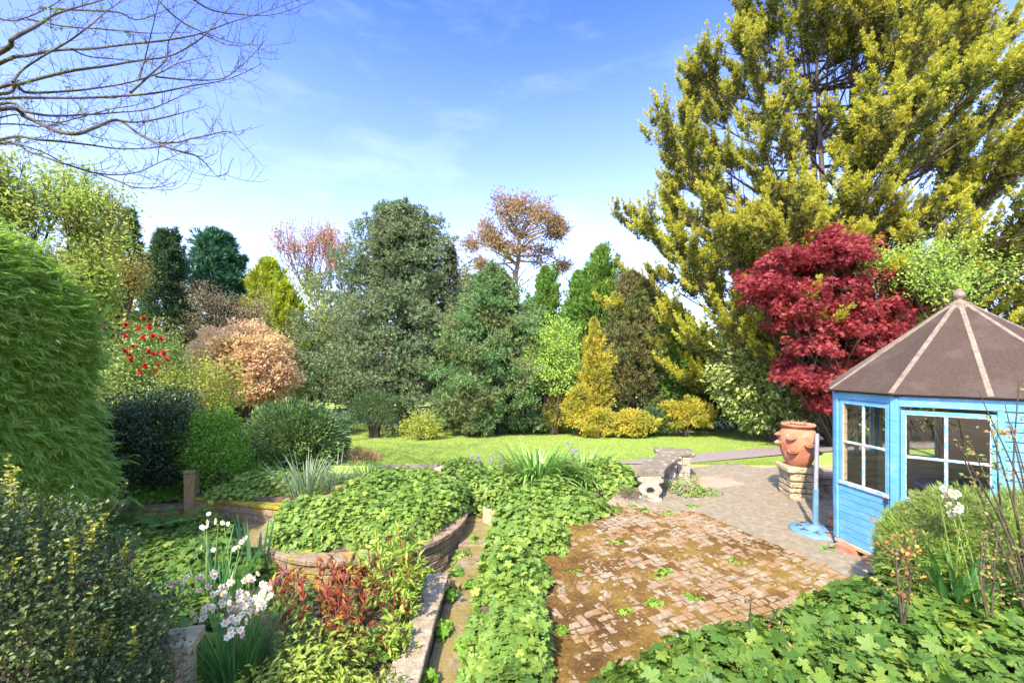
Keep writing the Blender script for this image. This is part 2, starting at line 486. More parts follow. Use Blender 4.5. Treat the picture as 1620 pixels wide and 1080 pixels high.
def conifer(name, label, cat, px, top, D, R0, prof, mat, r, nb=200, nt=36, ts=0.22, t0=0.05, rise=(-0.15, 0.9), bark='bark_dark', tr=0.2, tmpl=TUFT, spread=0.24, inner=0.3, group=None, base=None, jag=0.22, tupw=0.4, leanx=0.0, fill=0.35, lumpk=0.2, clump=0.0, asym=0.0, front=0.0):
    """conifer: trunk, boughs, sprays on the outer part of each bough"""
    p = at(px, top, D); zg = float(gz(p[0], D)) if base is None else base
    h = p[2] - zg; b0 = np.array([p[0] - leanx, D, zg])
    th = thing(name, label, cat, b0, group)
    w = G(); g = G()
    tt = np.linspace(0, 1, 10)
    axis = b0 + np.stack([leanx * tt, 0 * tt, h * tt], -1)
    tube(w, axis, tr * (1 - tt) ** 0.8 + 0.01, 9)
    P = []; DD = []; NN = []
    f = lumps(r, 12, lumpk, 4)
    for i in range(nb):
        t = t0 + (1 - t0) * ((i + 0.5) / nb) ** 0.85
        az = i * 2.39996 + r.normal() * 0.3
        dirh = np.array([math.cos(az), math.sin(az), 0])
        q = float(f(norm(np.array([dirh[0], dirh[1], 2 * t - 1]))))
        L = R0 * prof(t) * q * r.uniform(1 - jag, 1 + jag * 0.6) * (1 - asym * math.cos(az)) * (1 - front * max(0.0, -math.sin(az)))
        el = rise[0] + (rise[1] - rise[0]) * t + r.normal() * 0.1
        a = axis[0] + (axis[-1] - axis[0]) * t
        d = dirh * math.cos(el) + np.array([0, 0, math.sin(el)])
        side = np.array([-dirh[1], dirh[0], 0])
        s = inner + (1 - inner) * r.uniform(0, 1, nt) ** 0.75
        lat = r.normal(size=nt) * spread * L * (1.15 - s)
        pts = a + d * (s * L)[:, None] + side * lat[:, None] + np.array([0, 0, 1.0]) * (0.10 * L * (s ** 2) + r.normal(size=nt) * (0.02 + 0.03 * L))[:, None]
        if clump > 0:
            m = max(3, nt // 9); per = nt // m; k = r.integers(0, nt, m); cs = clump * (0.45 + 0.55 * min(1, L / (R0 * 0.6)))
            off = rdir(r, m * per) * (r.uniform(0.2, 1, m * per) ** 0.6)[:, None] * cs * np.array([1, 1, 0.55]); off[:, 2] += 0.25 * cs
            P.append(np.repeat(pts[k], per, 0) + off)
            DD.append(d * 0.45 + norm(off) * 0.9 + np.array([0, 0, tupw]) + r.normal(size=(m * per, 3)) * 0.3); NN.append(np.array([0, 0, 1.0]) + r.normal(size=(m * per, 3)) * 0.5)
            if i % 2 == 0 and t < 0.93:
                bp = np.array([a + d * (k_ * L) + np.array([0, 0, 0.10 * L * k_ * k_]) for k_ in (0, 0.3, 0.6, 0.95)])
                tube(w, bp, np.array([0.03, 0.02, 0.012, 0.005]) * (0.4 + L * 0.22), 4)
            continue
        P.append(pts)
        DD.append(d * 0.8 + side * (lat / (L + 0.05) * 1.6)[:, None] + np.array([0, 0, tupw]) + r.normal(size=(nt, 3)) * 0.3)
        NN.append(np.array([0, 0, 1.0]) + dirh * 0.3 + r.normal(size=(nt, 3)) * 0.35)
        if i % 2 == 0 and t < 0.93:
            bp = np.array([a + d * (k * L) + np.array([0, 0, 0.10 * L * k * k]) for k in (0, 0.3, 0.6, 0.95)])
            tube(w, bp, np.array([0.035, 0.025, 0.016, 0.006]) * (0.4 + L * 0.35), 4)
    if clump > 0:
        for k in range(16):
            t = r.uniform(0.72, 0.97); az = r.uniform(0, 2 * PI); rr = R0 * prof(t) * r.uniform(0.2, 0.95); b = axis[0] + (axis[-1] - axis[0]) * t + np.array([math.cos(az) * rr, math.sin(az) * rr, 0.1])
            m = 46; s = r.uniform(0, 1, m); L = r.uniform(0.5, 1.0); d = norm(np.array([math.cos(az) * 0.45, math.sin(az) * 0.45, 1.0]))
            P.append(b + d * (s * L)[:, None] + r.normal(size=(m, 3)) * (0.12 * (1.1 - s))[:, None]); DD.append(d + r.normal(size=(m, 3)) * 0.5); NN.append(r.normal(size=(m, 3)))
    P = np.concatenate(P); DD = np.concatenate(DD); NN = np.concatenate(NN)
    multi(g, tmpl, P, frames(DD, NN), ts * r.uniform(0.65, 1.3, len(P)), r)
    g.build('crown', mat, th)
    w.build('trunk', M[bark], th, True)
    return th

def twigtree(name, label, cat, px, top, D, wid, mat, r, levels=4, bark='bark', tr=0.16, leaf=0.0, nleaf=6, split=(3, 4), up=0.5, start=0.25, spread=0.75, tmpl=LEAF, group=None, lsc=0.68, minr=0.006, base=None, clump=0.35, topw=1.0, endonly=True, k=5):
    """broadleaf tree: forking limbs, optional leaves on the twigs"""
    p = at(px, top, D); zg = float(gz(p[0], D)) if base is None else base
    h = p[2] - zg; hw = wid / 2 / FOC * D
    b0 = np.array([p[0], D, zg]); th = thing(name, label, cat, b0, group)
    segs = []; ends = []
    def grow(o, d, L, rad, lev):
        n = 5; pts = [o]; q = o.copy(); dd = d.copy()
        for i in range(n):
            dd = norm(dd + r.normal(size=3) * 0.12 + np.array([0, 0, 0.07 * up]))
            q = q + dd * L / n; pts.append(q.copy())
        segs.append((np.array(pts), np.linspace(rad, max(rad * 0.62, minr), n + 1)))
        if lev == 0:
            ends.append((pts, dd)); return
        if not endonly and lev <= 2: ends.append((pts, dd))
        for i in range(int(r.integers(split[0], split[1] + 1))):
            ax = norm(np.cross(dd, r.normal(size=3)))
            ang = r.uniform(0.25, spread)
            nd = norm(dd * math.cos(ang) + ax * math.sin(ang) + np.array([0, 0, 0.25 * up]))
            j = r.integers(3, n + 1)
            grow(pts[j], nd, L * r.uniform(lsc - 0.12, lsc + 0.1), rad * 0.58, lev - 1)
    grow(b0 - np.array([0, 0, 0.1]), np.array([r.normal() * 0.04, 0, 1.0]), h * start, tr, levels)
    # scale the fork pattern to the wanted height and width
    A = np.concatenate([s[0] for s in segs])
    zmax = A[:, 2].max(); wx = np.percentile(np.abs(A[:, 0] - b0[0]), 98)
    sz = h / (zmax - zg); sx = hw / wx
    def fit(q):
        q = np.array(q, float); return np.stack([b0[0] + (q[..., 0] - b0[0]) * sx, D + (q[..., 1] - D) * sx, zg + (q[..., 2] - zg) * sz], -1)
    w = G()
    for pts, rad in segs: tube(w, fit(pts), rad, k)
    w.build('trunk', M[bark], th, True)
    if leaf > 0:
        g = G(); P = []; DD = []
        for pts, dd in ends:
            q = fit(pts); m = nleaf
            i = r.integers(1, len(q), m)
            P.append(q[i] + r.normal(size=(m, 3)) * clump * 0.5); DD.append(np.repeat(dd[None], m, 0) * 0.5 + r.normal(size=(m, 3)) * 0.7)
        P = np.concatenate(P); DD = np.concatenate(DD)
        NN = np.array([0, 0, 1.0]) + r.normal(size=P.shape) * 0.6
        multi(g, tmpl, P, frames(DD, NN), leaf * r.uniform(0.6, 1.25, len(P)), r)
        g.build('crown', mat, th)
    return th

def strapleaves(g, c, n, L, w, r, lean=0.5, curl=0.9, rad=0.1, seg=6, wob=0.2):
    """arching strap leaves out of one crown"""
    for i in range(n):
        az = r.uniform(0, 2 * PI); l = L * r.uniform(0.6, 1.15)
        o = np.asarray(c, float) + np.array([math.cos(az), math.sin(az), 0]) * rad * r.uniform(0, 1) ** 0.5
        h = np.array([math.cos(az), math.sin(az), 0]); sd = np.array([-h[1], h[0], 0])
        a = lean * r.uniform(0.2, 1.2); cu = curl * r.uniform(0.3, 1.3)
        q = o.copy(); V = []
        for k in range(seg + 1):
            t = k / seg
            ww = w * (1 - t ** 2.2) * (0.6 + 0.4 * min(1, t * 4)) + 0.0008
            up = np.array([0, 0, 1.0])
            V += [q - sd * ww / 2, q + sd * ww / 2]
            ang = a + cu * t ** 1.6
            q = q + (h * math.sin(ang) + up * math.cos(ang) + sd * r.normal() * 0.03 * wob) * l / seg
        F = np.array([(2 * k, 2 * k + 1, 2 * k + 3, 2 * k + 2) for k in range(seg)])
        g.add(np.array(V), F)

def mound(g, c, rad, n, size, r, tmpl=PALM, lump=0.34, tilt=0.75, zmin=-0.05, fill=0.66, gs=None):
    """dome of overlapping leaves (low spreading plant)"""
    c = np.asarray(c, float); rad = np.asarray(rad, float)
    f = lumps(r, 30, lump, 16)
    d = rdir(r, n * 3); d = d[d[:, 2] > zmin][:n]
    q = (fill + (1 - fill) * r.uniform(0, 1, len(d))) * f(d)
    P = c + d * rad * q[:, None]
    N = norm(d / rad) * 0.8 + np.array([0, 0, 0.7]) + r.normal(size=P.shape) * tilt * 0.6
    dirs = d * np.array([1, 1, 0.1]) + r.normal(size=P.shape) * 0.6
    dirs -= norm(N) * (dirs * norm(N)).sum(-1, keepdims=True) * 0.9
    sc = size * r.uniform(0.42, 1.35, len(P))
    multi(g, tmpl, P, frames(dirs, N), sc, r)
    if gs is not None:
        for i in r.permutation(len(P))[:n // 12]:
            a = P[i]; b = c + (a - c) * np.array([0.85, 0.85, 0.3])
            tube(gs, curve([b, (a + b) / 2 + np.array([0, 0, 0.03]), a], 5), 0.0022, 3)
    return P

def carpet(g, poly, hf, n, size, r, tmpl=PALM, layers=3, tilt=0.5, drop=0.05, gs=None):
    """leaves over a height function inside a polygon"""
    poly = np.asarray(poly, float)
    lo = poly.min(0); hi = poly.max(0)
    x = r.uniform(lo[0], hi[0], n * 3); y = r.uniform(lo[1], hi[1], n * 3)
    m = inside(poly, x, y); x = x[m][:n]; y = y[m][:n]
    e = 0.05
    z = hf(x, y); nx = -(hf(x + e, y) - z) / e; ny = -(hf(x, y + e) - z) / e
    N = norm(np.stack([nx, ny, np.ones_like(nx)], -1))
    lay = r.integers(0, layers, len(x))
    P = np.stack([x, y, z - lay * drop + r.normal(size=len(x)) * 0.02], -1)
    NN = N + r.normal(size=P.shape) * tilt * 0.55
    dirs = r.normal(size=P.shape); NNn = norm(NN)
    dirs -= NNn * (dirs * NNn).sum(-1, keepdims=True)
    multi(g, tmpl, P, frames(dirs, NN), size * r.uniform(0.4, 1.4, len(P)), r)
    if gs is not None:
        for i in r.permutation(len(P))[:n // 8]:
            a = P[i]; tube(gs, curve([a - np.array([r.normal() * 0.03, r.normal() * 0.03, 0.16]), a - np.array([0, 0, 0.06]), a], 5), 0.0025, 3)
# ------------------------------------------------------------------ ground
M['path'] = surfmat('mossy_path', (0.14, 0.10, 0.05), (0.28, 0.21, 0.13), scale=9, bump=0.8, bscale=26, c3=(0.19, 0.15, 0.035), s3=3.2, a3=0.85, t3=(0.44, 0.56))
M['mortar'] = surfmat('sandy_mortar', (0.24, 0.18, 0.12), (0.38, 0.30, 0.21), scale=18, bump=0.5, c3=(0.20, 0.12, 0.04), s3=2.5, a3=0.6)
M['brickpave'] = surfmat('worn_paving_brick', (0.17, 0.128, 0.075), (0.34, 0.275, 0.185), scale=13, bump=0.5, bscale=50, c3=(0.24, 0.12, 0.035), s3=3.5, a3=0.75, t3=(0.45, 0.58))
M['slabpave'] = surfmat('weathered_slab', (0.165, 0.132, 0.083), (0.26, 0.215, 0.14), scale=11, bump=0.5, bscale=45, c3=(0.36, 0.31, 0.225), s3=5.0, a3=0.7, t3=(0.56, 0.66))
M['stone'] = surfmat('garden_stone', (0.21, 0.16, 0.095), (0.38, 0.31, 0.21), scale=12, bump=0.7, bscale=35, c3=(0.20, 0.16, 0.10), s3=5, a3=0.6)
M['stone_moss'] = surfmat('mossy_stone', (0.19, 0.14, 0.08), (0.35, 0.27, 0.18), scale=12, bump=0.8, bscale=30, c3=(0.34, 0.22, 0.03), s3=4.5, a3=0.85, t3=(0.46, 0.58))
M['stone_grey'] = surfmat('grey_lichen_stone', (0.12, 0.10, 0.065), (0.22, 0.185, 0.125), scale=15, bump=0.6, bscale=50, c3=(0.62, 0.58, 0.48), s3=9, a3=0.7, t3=(0.58, 0.64))
M['stone_white'] = surfmat('pale_cast_stone', (0.24, 0.20, 0.13), (0.40, 0.35, 0.255), scale=10, bump=0.5, bscale=40, c3=(0.24, 0.22, 0.17), s3=6, a3=0.7, t3=(0.52, 0.64))
M['walling'] = surfmat('planter_block', (0.15, 0.10, 0.06), (0.30, 0.22, 0.15), scale=9, bump=0.8, bscale=36, c3=(0.24, 0.20, 0.03), s3=3.5, a3=0.75, t3=(0.5, 0.62))
M['sandstone'] = surfmat('yellow_sandstone', (0.26, 0.195, 0.10), (0.44, 0.36, 0.22), scale=9, bump=0.9, bscale=25, c3=(0.30, 0.24, 0.15), s3=4, a3=0.5)
M['mossgreen'] = surfmat('thick_moss', (0.17, 0.17, 0.02), (0.34, 0.29, 0.03), scale=14, bump=1.0, bscale=60, c3=(0.30, 0.20, 0.03), s3=3, a3=0.7)
M['gravel'] = surfmat('gravel_path', (0.17, 0.135, 0.11), (0.30, 0.25, 0.21), scale=30, bump=0.6, bscale=60, c3=(0.22, 0.17, 0.13), s3=1.5, a3=0.5)

def heightgrid(xs, ys, hf):
    X, Y = np.meshgrid(xs, ys); Z = hf(X, Y)
    V = np.stack([X, Y, Z], -1).reshape(-1, 3); nx = len(xs); ny = len(ys)
    i = (np.arange(ny - 1)[:, None] * nx + np.arange(nx - 1)[None])
    F = np.stack([i, i + 1, i + nx + 1, i + nx], -1).reshape(-1, 4)
    return V, F

g = G(); v, f = heightgrid(np.linspace(-14, 10, 97), np.linspace(-4, 8.62, 52), lambda x, y: -0.47 + 0.03 * (vnoise(np.stack([x, y], -1), 3, 3, 1.3) - 0.5)); g.add(v, f)
kind(g.build('garden_ground', M['path'], None, True), 'structure')
xs = np.concatenate([np.linspace(-400, -45, 16), np.linspace(-40, 40, 161), np.linspace(45, 400, 16)])
ys = np.concatenate([[8.55, 8.6], np.linspace(8.8, 40, 105), np.linspace(44, 900, 30)])
def lawnz(x, y):
    z = gz(x, np.maximum(y, 8.61)) + 0.03 * (vnoise(np.stack([x, y], -1), 5, 3, 0.4) - 0.5)
    return np.where(y < 8.58, -0.6, z)
g = G(); v, f = heightgrid(xs, ys, lawnz); g.add(v, f)
kind(g.build('lawn', M['grass'], None, True), 'structure')
def hillz(x, y):
    return -6 + 74 * np.exp(-((x - 40) / 150) ** 2 - ((y - 720) / 160) ** 2) + 40 * np.exp(-((x + 260) / 170) ** 2 - ((y - 700) / 160) ** 2) + 10 * vnoise(np.stack([x, y], -1), 8, 4, 0.02)
M['hill'] = surfmat('hazed_hill_woods', (0.10, 0.16, 0.22), (0.17, 0.24, 0.30), scale=0.03, bump=0)  # distance haze is put into the colour: woods tinted blue
g = G(); v, f = heightgrid(np.linspace(-500, 500, 80), np.linspace(480, 800, 40), hillz); g.add(v, f)
kind(g.build('far_hill', M['hill'], None, True), 'structure')

def ribbon(A, B, lift=0.012):
    A = curve(A, 24); B = curve(B, 24); V = []
    for a, b in zip(A, B):
        for k in range(5):
            q = a + (b - a) * k / 4
            V.append((q[0], q[1], float(gz(q[0], max(q[1], 8.61))) + lift + 0.015))
    F = np.array([(i * 5 + k, i * 5 + k + 1, i * 5 + k + 6, i * 5 + k + 5) for i in range(23) for k in range(4)])
    return np.array(V), F
g = G(); g.add(*ribbon([(3.2, 8.62), (4.1, 8.9), (5.4, 9.45), (7.2, 10.2), (10, 11.0), (16, 11.5)], [(1.9, 8.75), (3.6, 9.7), (5.6, 10.6), (7.6, 11.5), (10.4, 12.6), (16, 13.4)]))
kind(g.build('gravel_path', M['gravel'], None, True), 'structure')

# ------------------------------------------------------------------ patio: solid slab, herringbone bricks, ribbed slabs, moss
PAT = [(0.28, 1.6), (0.36, 3.5), (0.5, 4.57), (0.9, 5.5), (1.35, 6.2), (1.9, 7.0), (1.95, 8.58), (9.0, 8.58), (9.0, 1.6)]
BRK = [(0.30, 1.9), (0.38, 3.5), (0.52, 4.57), (0.92, 5.5), (1.4, 6.15), (2.75, 5.95), (3.40, 4.35), (4.2, 2.3)]
U = np.array([0.364, -0.931]); Vv = np.array([0.931, 0.364]); O2 = np.array([3.16, 4.89])
def prism(g, poly, z0, z1):
    n = len(poly)
    v = [(x, y, z0) for x, y in poly] + [(x, y, z1) for x, y in poly]
    g.add(v, [tuple(range(n, 2 * n)), tuple(range(n - 1, -1, -1))] + [(i, (i + 1) % n, n + (i + 1) % n, n + i) for i in range(n)])
g = G(); prism(g, PAT[::-1], -0.55, -0.022); kind(g.build('patio', M['mortar']), 'structure')
g = G(); prism(g, [(1.42, 6.17), (2.76, 5.97), (3.42, 4.36), (4.22, 2.3), (8.98, 2.3), (8.98, 8.56), (1.97, 8.56), (1.92, 7.0)][::-1], -0.021, -0.0055); kind(g.build('slab_mortar', M['mortar']), 'structure')

r = rg(11); cell = 0.082; g = G(); gs_ = G()
def tile(gg, a0, a1, b0, b1, z, tilt, e=0.006, dp=0.005):
    P = []
    for (a, b) in ((a0, b0), (a1, b0), (a1, b1), (a0, b1)):
        q = O2 + U * a + Vv * b; P.append((q[0], q[1], z + tilt[0] * (a - a0) + tilt[1] * (b - b0)))
    c = np.mean(P, 0); T = []
    for p in P:
        p = np.array(p); d = (c - p); d /= np.linalg.norm(d); T.append(p + d * e)
    low = [(p[0], p[1], -0.03) for p in P]; mid = [(p[0], p[1], p[2] - dp) for p in P]
    gg.add(low + mid + [tuple(t) for t in T], [(0, 1, 5, 4), (1, 2, 6, 5), (2, 3, 7, 6), (3, 0, 4, 7), (4, 5, 9, 8), (5, 6, 10, 9), (6, 7, 11, 10), (7, 4, 8, 11), (8, 9, 10, 11)])
for i in range(-58, 58):
    for j in range(-60, 34):
        k = (i - j) % 4
        if k == 0: a0, a1, b0, b1 = i, i + 2, j, j + 1
        elif k == 3: a0, a1, b0, b1 = i, i + 1, j, j + 2
        else: continue
        a0, a1, b0, b1 = [q * cell for q in (a0, a1, b0, b1)]
        c = O2 + U * (a0 + a1) / 2 + Vv * (b0 + b1) / 2
        if not inside(BRK, np.array([c[0]]), np.array([c[1]]))[0]: continue
        if r.uniform() < 0.03: continue
        s = 0.0075
        tile(g, a0 + s, a1 - s, b0 + s, b1 - s, r.normal() * 0.0035, r.normal(size=2) * 0.045)
kind(g.build('brick_paving', M['brickpave']), 'structure')
PATs = [(x, y) for x, y in PAT]
sl_ = 0.62
for i in range(-12, 10):
    for j in range(-8, 12):
        a0, b0 = i * sl_, j * sl_
        c = O2 + U * (a0 + sl_ / 2) + Vv * (b0 + sl_ / 2)
        if not inside(PAT, np.array([c[0]]), np.array([c[1]]))[0] or inside(BRK, np.array([c[0]]), np.array([c[1]]))[0]: continue
        z = r.normal() * 0.003
        ribbed = c[1] < 6.4
        n = 6 if ribbed else 1
        for k in range(n):
            w = (sl_ - 0.016) / n
            tile(gs_, a0 + 0.008, a0 + sl_ - 0.008, b0 + 0.008 + k * w + (0.0004 if n > 1 else 0), b0 + 0.008 + (k + 1) * w - (0.0004 if n > 1 else 0), z, (0, 0), 0.0012 if n > 1 else 0.006, 0.0015)
kind(gs_.build('paving_slab_area', M['slabpave']), 'structure')

# moss over the bricks: a real uneven layer that swallows the joints and many bricks
m, t, o = newmat('dry_moss'); L = t.links.new
tcx = t.nodes.new('ShaderNodeTexCoord')
n1 = t.nodes.new('ShaderNodeTexNoise'); n1.inputs['Scale'].default_value = 1.1; n1.inputs['Detail'].default_value = 5; n1.inputs['Roughness'].default_value = 0.7
n2 = t.nodes.new('ShaderNodeTexNoise'); n2.inputs['Scale'].default_value = 45; n2.inputs['Detail'].default_value = 4
L(tcx.outputs['Object'], n1.inputs['Vector']); L(tcx.outputs['Object'], n2.inputs['Vector'])
r1 = ramp(t, [(0.34, (0.065, 0.034, 0.014)), (0.50, (0.14, 0.078, 0.022)), (0.62, (0.21, 0.135, 0.03)), (0.80, (0.25, 0.19, 0.04))])
mm = t.nodes.new('ShaderNodeMath'); mm.operation = 'MULTIPLY_ADD'; mm.inputs[1].default_value = 0.35; mm.inputs[2].default_value = -0.17
L(n2.outputs['Fac'], mm.inputs[0]); ma = t.nodes.new('ShaderNodeMath'); ma.operation = 'ADD'; L(n1.outputs['Fac'], ma.inputs[0]); L(mm.outputs[0], ma.inputs[1])
L(ma.outputs[0], r1.inputs['Fac'])
pb = t.nodes.new('ShaderNodeBsdfPrincipled'); pb.inputs['Roughness'].default_value = 1.0; pb.inputs['Specular IOR Level'].default_value = 0.1
L(r1.outputs['Color'], pb.inputs['Base Color'])
bp = t.nodes.new('ShaderNodeBump'); bp.inputs['Strength'].default_value = 0.9; bp.inputs['Distance'].default_value = 0.012
n4 = t.nodes.new('ShaderNodeTexNoise'); n4.inputs['Scale'].default_value = 130; n4.inputs['Detail'].default_value = 3
L(tcx.outputs['Object'], n4.inputs['Vector']); L(n4.outputs['Fac'], bp.inputs['Height']); L(bp.outputs[0], pb.inputs['Normal'])
L(pb.outputs[0], o.inputs['Surface']); M['moss'] = m
def mossz(x, y):
    P = np.stack([x, y], -1)
    big = vnoise(P, 21, 4, 0.9); mid = vnoise(P, 22, 4, 5.0); fine = vnoise(P, 23, 3, 34.0)
    edge = np.clip((1.5 - (x - 0.12 * y)) / 1.2, 0, 1)
    m2 = vnoise(P, 24, 2, 13.0)
    return -0.0055 + 0.022 * (big - 0.5) + 0.016 * (mid - 0.5) + 0.014 * (m2 - 0.5) + 0.024 * (fine - 0.5) + 0.010 * edge
MOSSP = [(0.14, 1.9), (0.22, 3.5), (0.36, 4.57), (0.80, 5.55), (1.4, 6.2), (2.75, 5.95), (3.40, 4.35), (4.2, 2.3)]
v, f = heightgrid(np.arange(0.12, 4.3, 0.0135), np.arange(1.9, 6.3, 0.0135), mossz)
ctr = v[f].mean(1); zt = v[f][:, :, 2].max(1)
f = f[inside(MOSSP, ctr[:, 0], ctr[:, 1]) & (zt > -0.024)]
g = G(); g.add(v, f); kind(g.build('moss', M['moss'], None, True), 'stuff')

# ------------------------------------------------------------------ walls and planters
def blockwall(g, p0, p1, z0, z1, th, rows, bl, r, inset=0.006, rough=0.006):
    p0 = np.array([*p0, 0.0]); p1 = np.array([*p1, 0.0]); d = p1 - p0; Ln = np.linalg.norm(d); u = d / Ln; n = np.array([-u[1], u[0], 0]); h = (z1 - z0) / rows
    for k in range(rows):
        x = -bl * (0.5 if k % 2 else 0) * r.uniform(0.8, 1.2)
        while x < Ln - 0.02:
            l = bl * r.uniform(0.8, 1.2); a, b = max(0, x), min(Ln, x + l)
            if b - a > 0.03:
                e = r.uniform(0, rough * 2)
                obox(g, p0, u, n, (0, 0, 1), a + inset / 2, b - inset / 2, -th / 2 - e, th / 2 + e * 0.5, z0 + k * h + inset / 2, z0 + (k + 1) * h - inset / 2)
            x += l
def roughen(o, amt=0.012, size=0.06, sub=2, bev=0.008):
    bbox_bevel(o, bev, 1)
    s = o.modifiers.new('sub', 'SUBSURF'); s.subdivision_type = 'SIMPLE'; s.levels = s.render_levels = sub
    tx = bpy.data.textures.new('rough', 'CLOUDS'); tx.noise_scale = size
    d = o.modifiers.new('disp', 'DISPLACE'); d.texture = tx; d.strength = amt; d.mid_level = 0.5; d.texture_coords = 'GLOBAL'
    return o

PC = np.array([-2.02, 5.82]); PR = 1.37
r = rg(31)
pl = thing('round_planter', 'round raised planter built of brown walling blocks, full of leafy plants', 'planter', (PC[0], PC[1], -0.47))
g = G(); rows = 4; nb = 38
for k in range(rows):
    for i in range(nb):
        a = (i + 0.5 * (k % 2)) / nb * 2 * PI + r.normal() * 0.004
        u = np.array([-math.sin(a), math.cos(a), 0]); n = np.array([math.cos(a), math.sin(a), 0])
        wl = 2 * PI * PR / nb; h = 0.42 / rows; e = r.uniform(0, 0.012)
        obox(g, (PC[0], PC[1], 0), u, n, (0, 0, 1), -wl / 2 + 0.004, wl / 2 - 0.004, PR - 0.17, PR - 0.03 + e, -0.48 + k * h + 0.004, -0.48 + (k + 1) * h - 0.004)
roughen(g.build('wall', M['walling'], pl), 0.014, 0.05, 1)
g = G(); nb = 34
for i in range(nb):
    a = i / nb * 2 * PI; u = np.array([-math.sin(a), math.cos(a), 0]); n = np.array([math.cos(a), math.sin(a), 0]); wl = 2 * PI * PR / nb
    dz = r.normal() * 0.003
    v = []
    for rr in (PR - 0.2, PR + 0.012 + r.normal() * 0.004):
        for s in (-1, 1):
            aa = a + s * (PI / nb - 0.0022)
            for z in (-0.056, 0.004 + dz): v.append((PC[0] + rr * math.cos(aa), PC[1] + rr * math.sin(aa), z))
    g.add(v, [(0, 2, 3, 1), (4, 5, 7, 6), (0, 1, 5, 4), (2, 6, 7, 3), (1, 3, 7, 5), (0, 4, 6, 2)])
roughen(g.build('coping', M['walling'], pl), 0.010, 0.06, 2)
g = G(); lathe(g, [(0.001, 0.02), (0.8, 0.0), (PR - 0.18, -0.06)], (PC[0], PC[1], 0), 40); g.build('soil', M['soil'], pl, True)

def stone_edging(name, label, cat, pts, z0, z1, th, rows, bl, mat, seed, cope=True, mat2=None, over=0.03):
    rr = rg(seed); th_ = thing(name, label, cat, (pts[0][0], pts[0][1], z0))
    g = G()
    for a, b in zip(pts[:-1], pts[1:]): blockwall(g, a, b, z0, z1 - (0.065 if cope else 0), th, rows, bl, rr)
    roughen(g.build('wall', M[mat], th_), 0.02, 0.07, 2)
    if cope:
        g = G()
        for a, b in zip(pts[:-1], pts[1:]): blockwall(g, a, b, z1 - 0.062, z1, th + 2 * over, 1, bl * 1.8, rr)
        roughen(g.build('coping', M[mat2 or mat], th_), 0.022, 0.09, 2)
    return th_
stone_edging('stone_edging', 'long low wall capped with worn pale slabs beside the mossy path', 'wall', [(-0.79, 2.0), (-0.81, 4.42)], -0.5, -0.10, 0.17, 3, 0.24, 'stone_moss', 41, True, 'stone')
stone_edging('retaining_wall', 'curved moss topped retaining wall of the far left bed beside a stone post', 'wall', [(-5.6, 7.18), (-4.9, 7.0), (-4.3, 6.85), (-3.72, 6.72)], -0.5, -0.16, 0.2, 2, 0.3, 'stone_moss', 42, True, 'mossgreen')
stone_edging('retaining_wall', 'short dark stone wall at the front edge of the lawn', 'wall', [(-2.75, 8.5), (-1.55, 8.5)], -0.5, 0.03, 0.2, 3, 0.3, 'stone', 43, True, 'stone_grey')
stone_edging('retaining_wall', 'low mossy wall below the big daffodil clump', 'wall', [(-2.05, 2.50), (-1.46, 2.56)], -0.5, -0.02, 0.22, 2, 0.4, 'mossgreen', 44, True, 'mossgreen')
stone_edging('retaining_wall', 'mossy wall end below the yellow green low bush', 'wall', [(-1.40, 2.52), (-1.34, 2.0)], -0.5, 0.0, 0.2, 2, 0.4, 'mossgreen', 45, True, 'mossgreen')
stone_edging('stone_edging', 'low stone kerb running past the ferns to the stone post', 'wall', [(-7.6, 7.0), (-6.6, 7.15), (-5.75, 7.2)], -0.5, -0.34, 0.2, 1, 0.4, 'stone_moss', 46, True, 'stone_moss')

def post(name, label, x, y, z0, z1, w, capw, caph, mat, seed, rot=0.0, capmat=None):
    th_ = thing(name, label, 'post', (x, y, z0)); u = (math.cos(rot), math.sin(rot), 0); n = (-math.sin(rot), math.cos(rot), 0)
    g = G(); obox(g, (x, y, 0), u, n, (0, 0, 1), -w / 2, w / 2, -w / 2, w / 2, z0, z1 - caph)
    if capw > w + 0.05:
        for a, b in ((0.08, 0.25), (0.32, 0.50)):
            obox(g, (x, y, 0), u, n, (0, 0, 1), -w * 0.25, w * 0.25, -w / 2 - 0.008, -w / 2 + 0.02, z1 - caph - b, z1 - caph - a)
    roughen(g.build('shaft', M[mat], th_), 0.012, 0.06, 3, 0.01)
    g = G(); obox(g, (x, y, 0), u, n, (0, 0, 1), -capw / 2, capw / 2, -capw / 2, capw / 2, z1 - caph + 0.002, z1)
    roughen(g.build('cap', M[capmat or mat], th_), 0.014, 0.05, 3, 0.012)
post('stone_post', 'tall rough stone post at the corner of the far left bed', -5.62, 7.1, -0.5, 0.31, 0.17, 0.19, 0.06, 'stone_moss', 51, 0.15)
post('stone_post', 'pale panelled stone post with a slab cap in front of the daffodils', -2.14, 2.60, -0.55, 0.44, 0.145, 0.215, 0.075, 'sandstone', 52, 0.25)

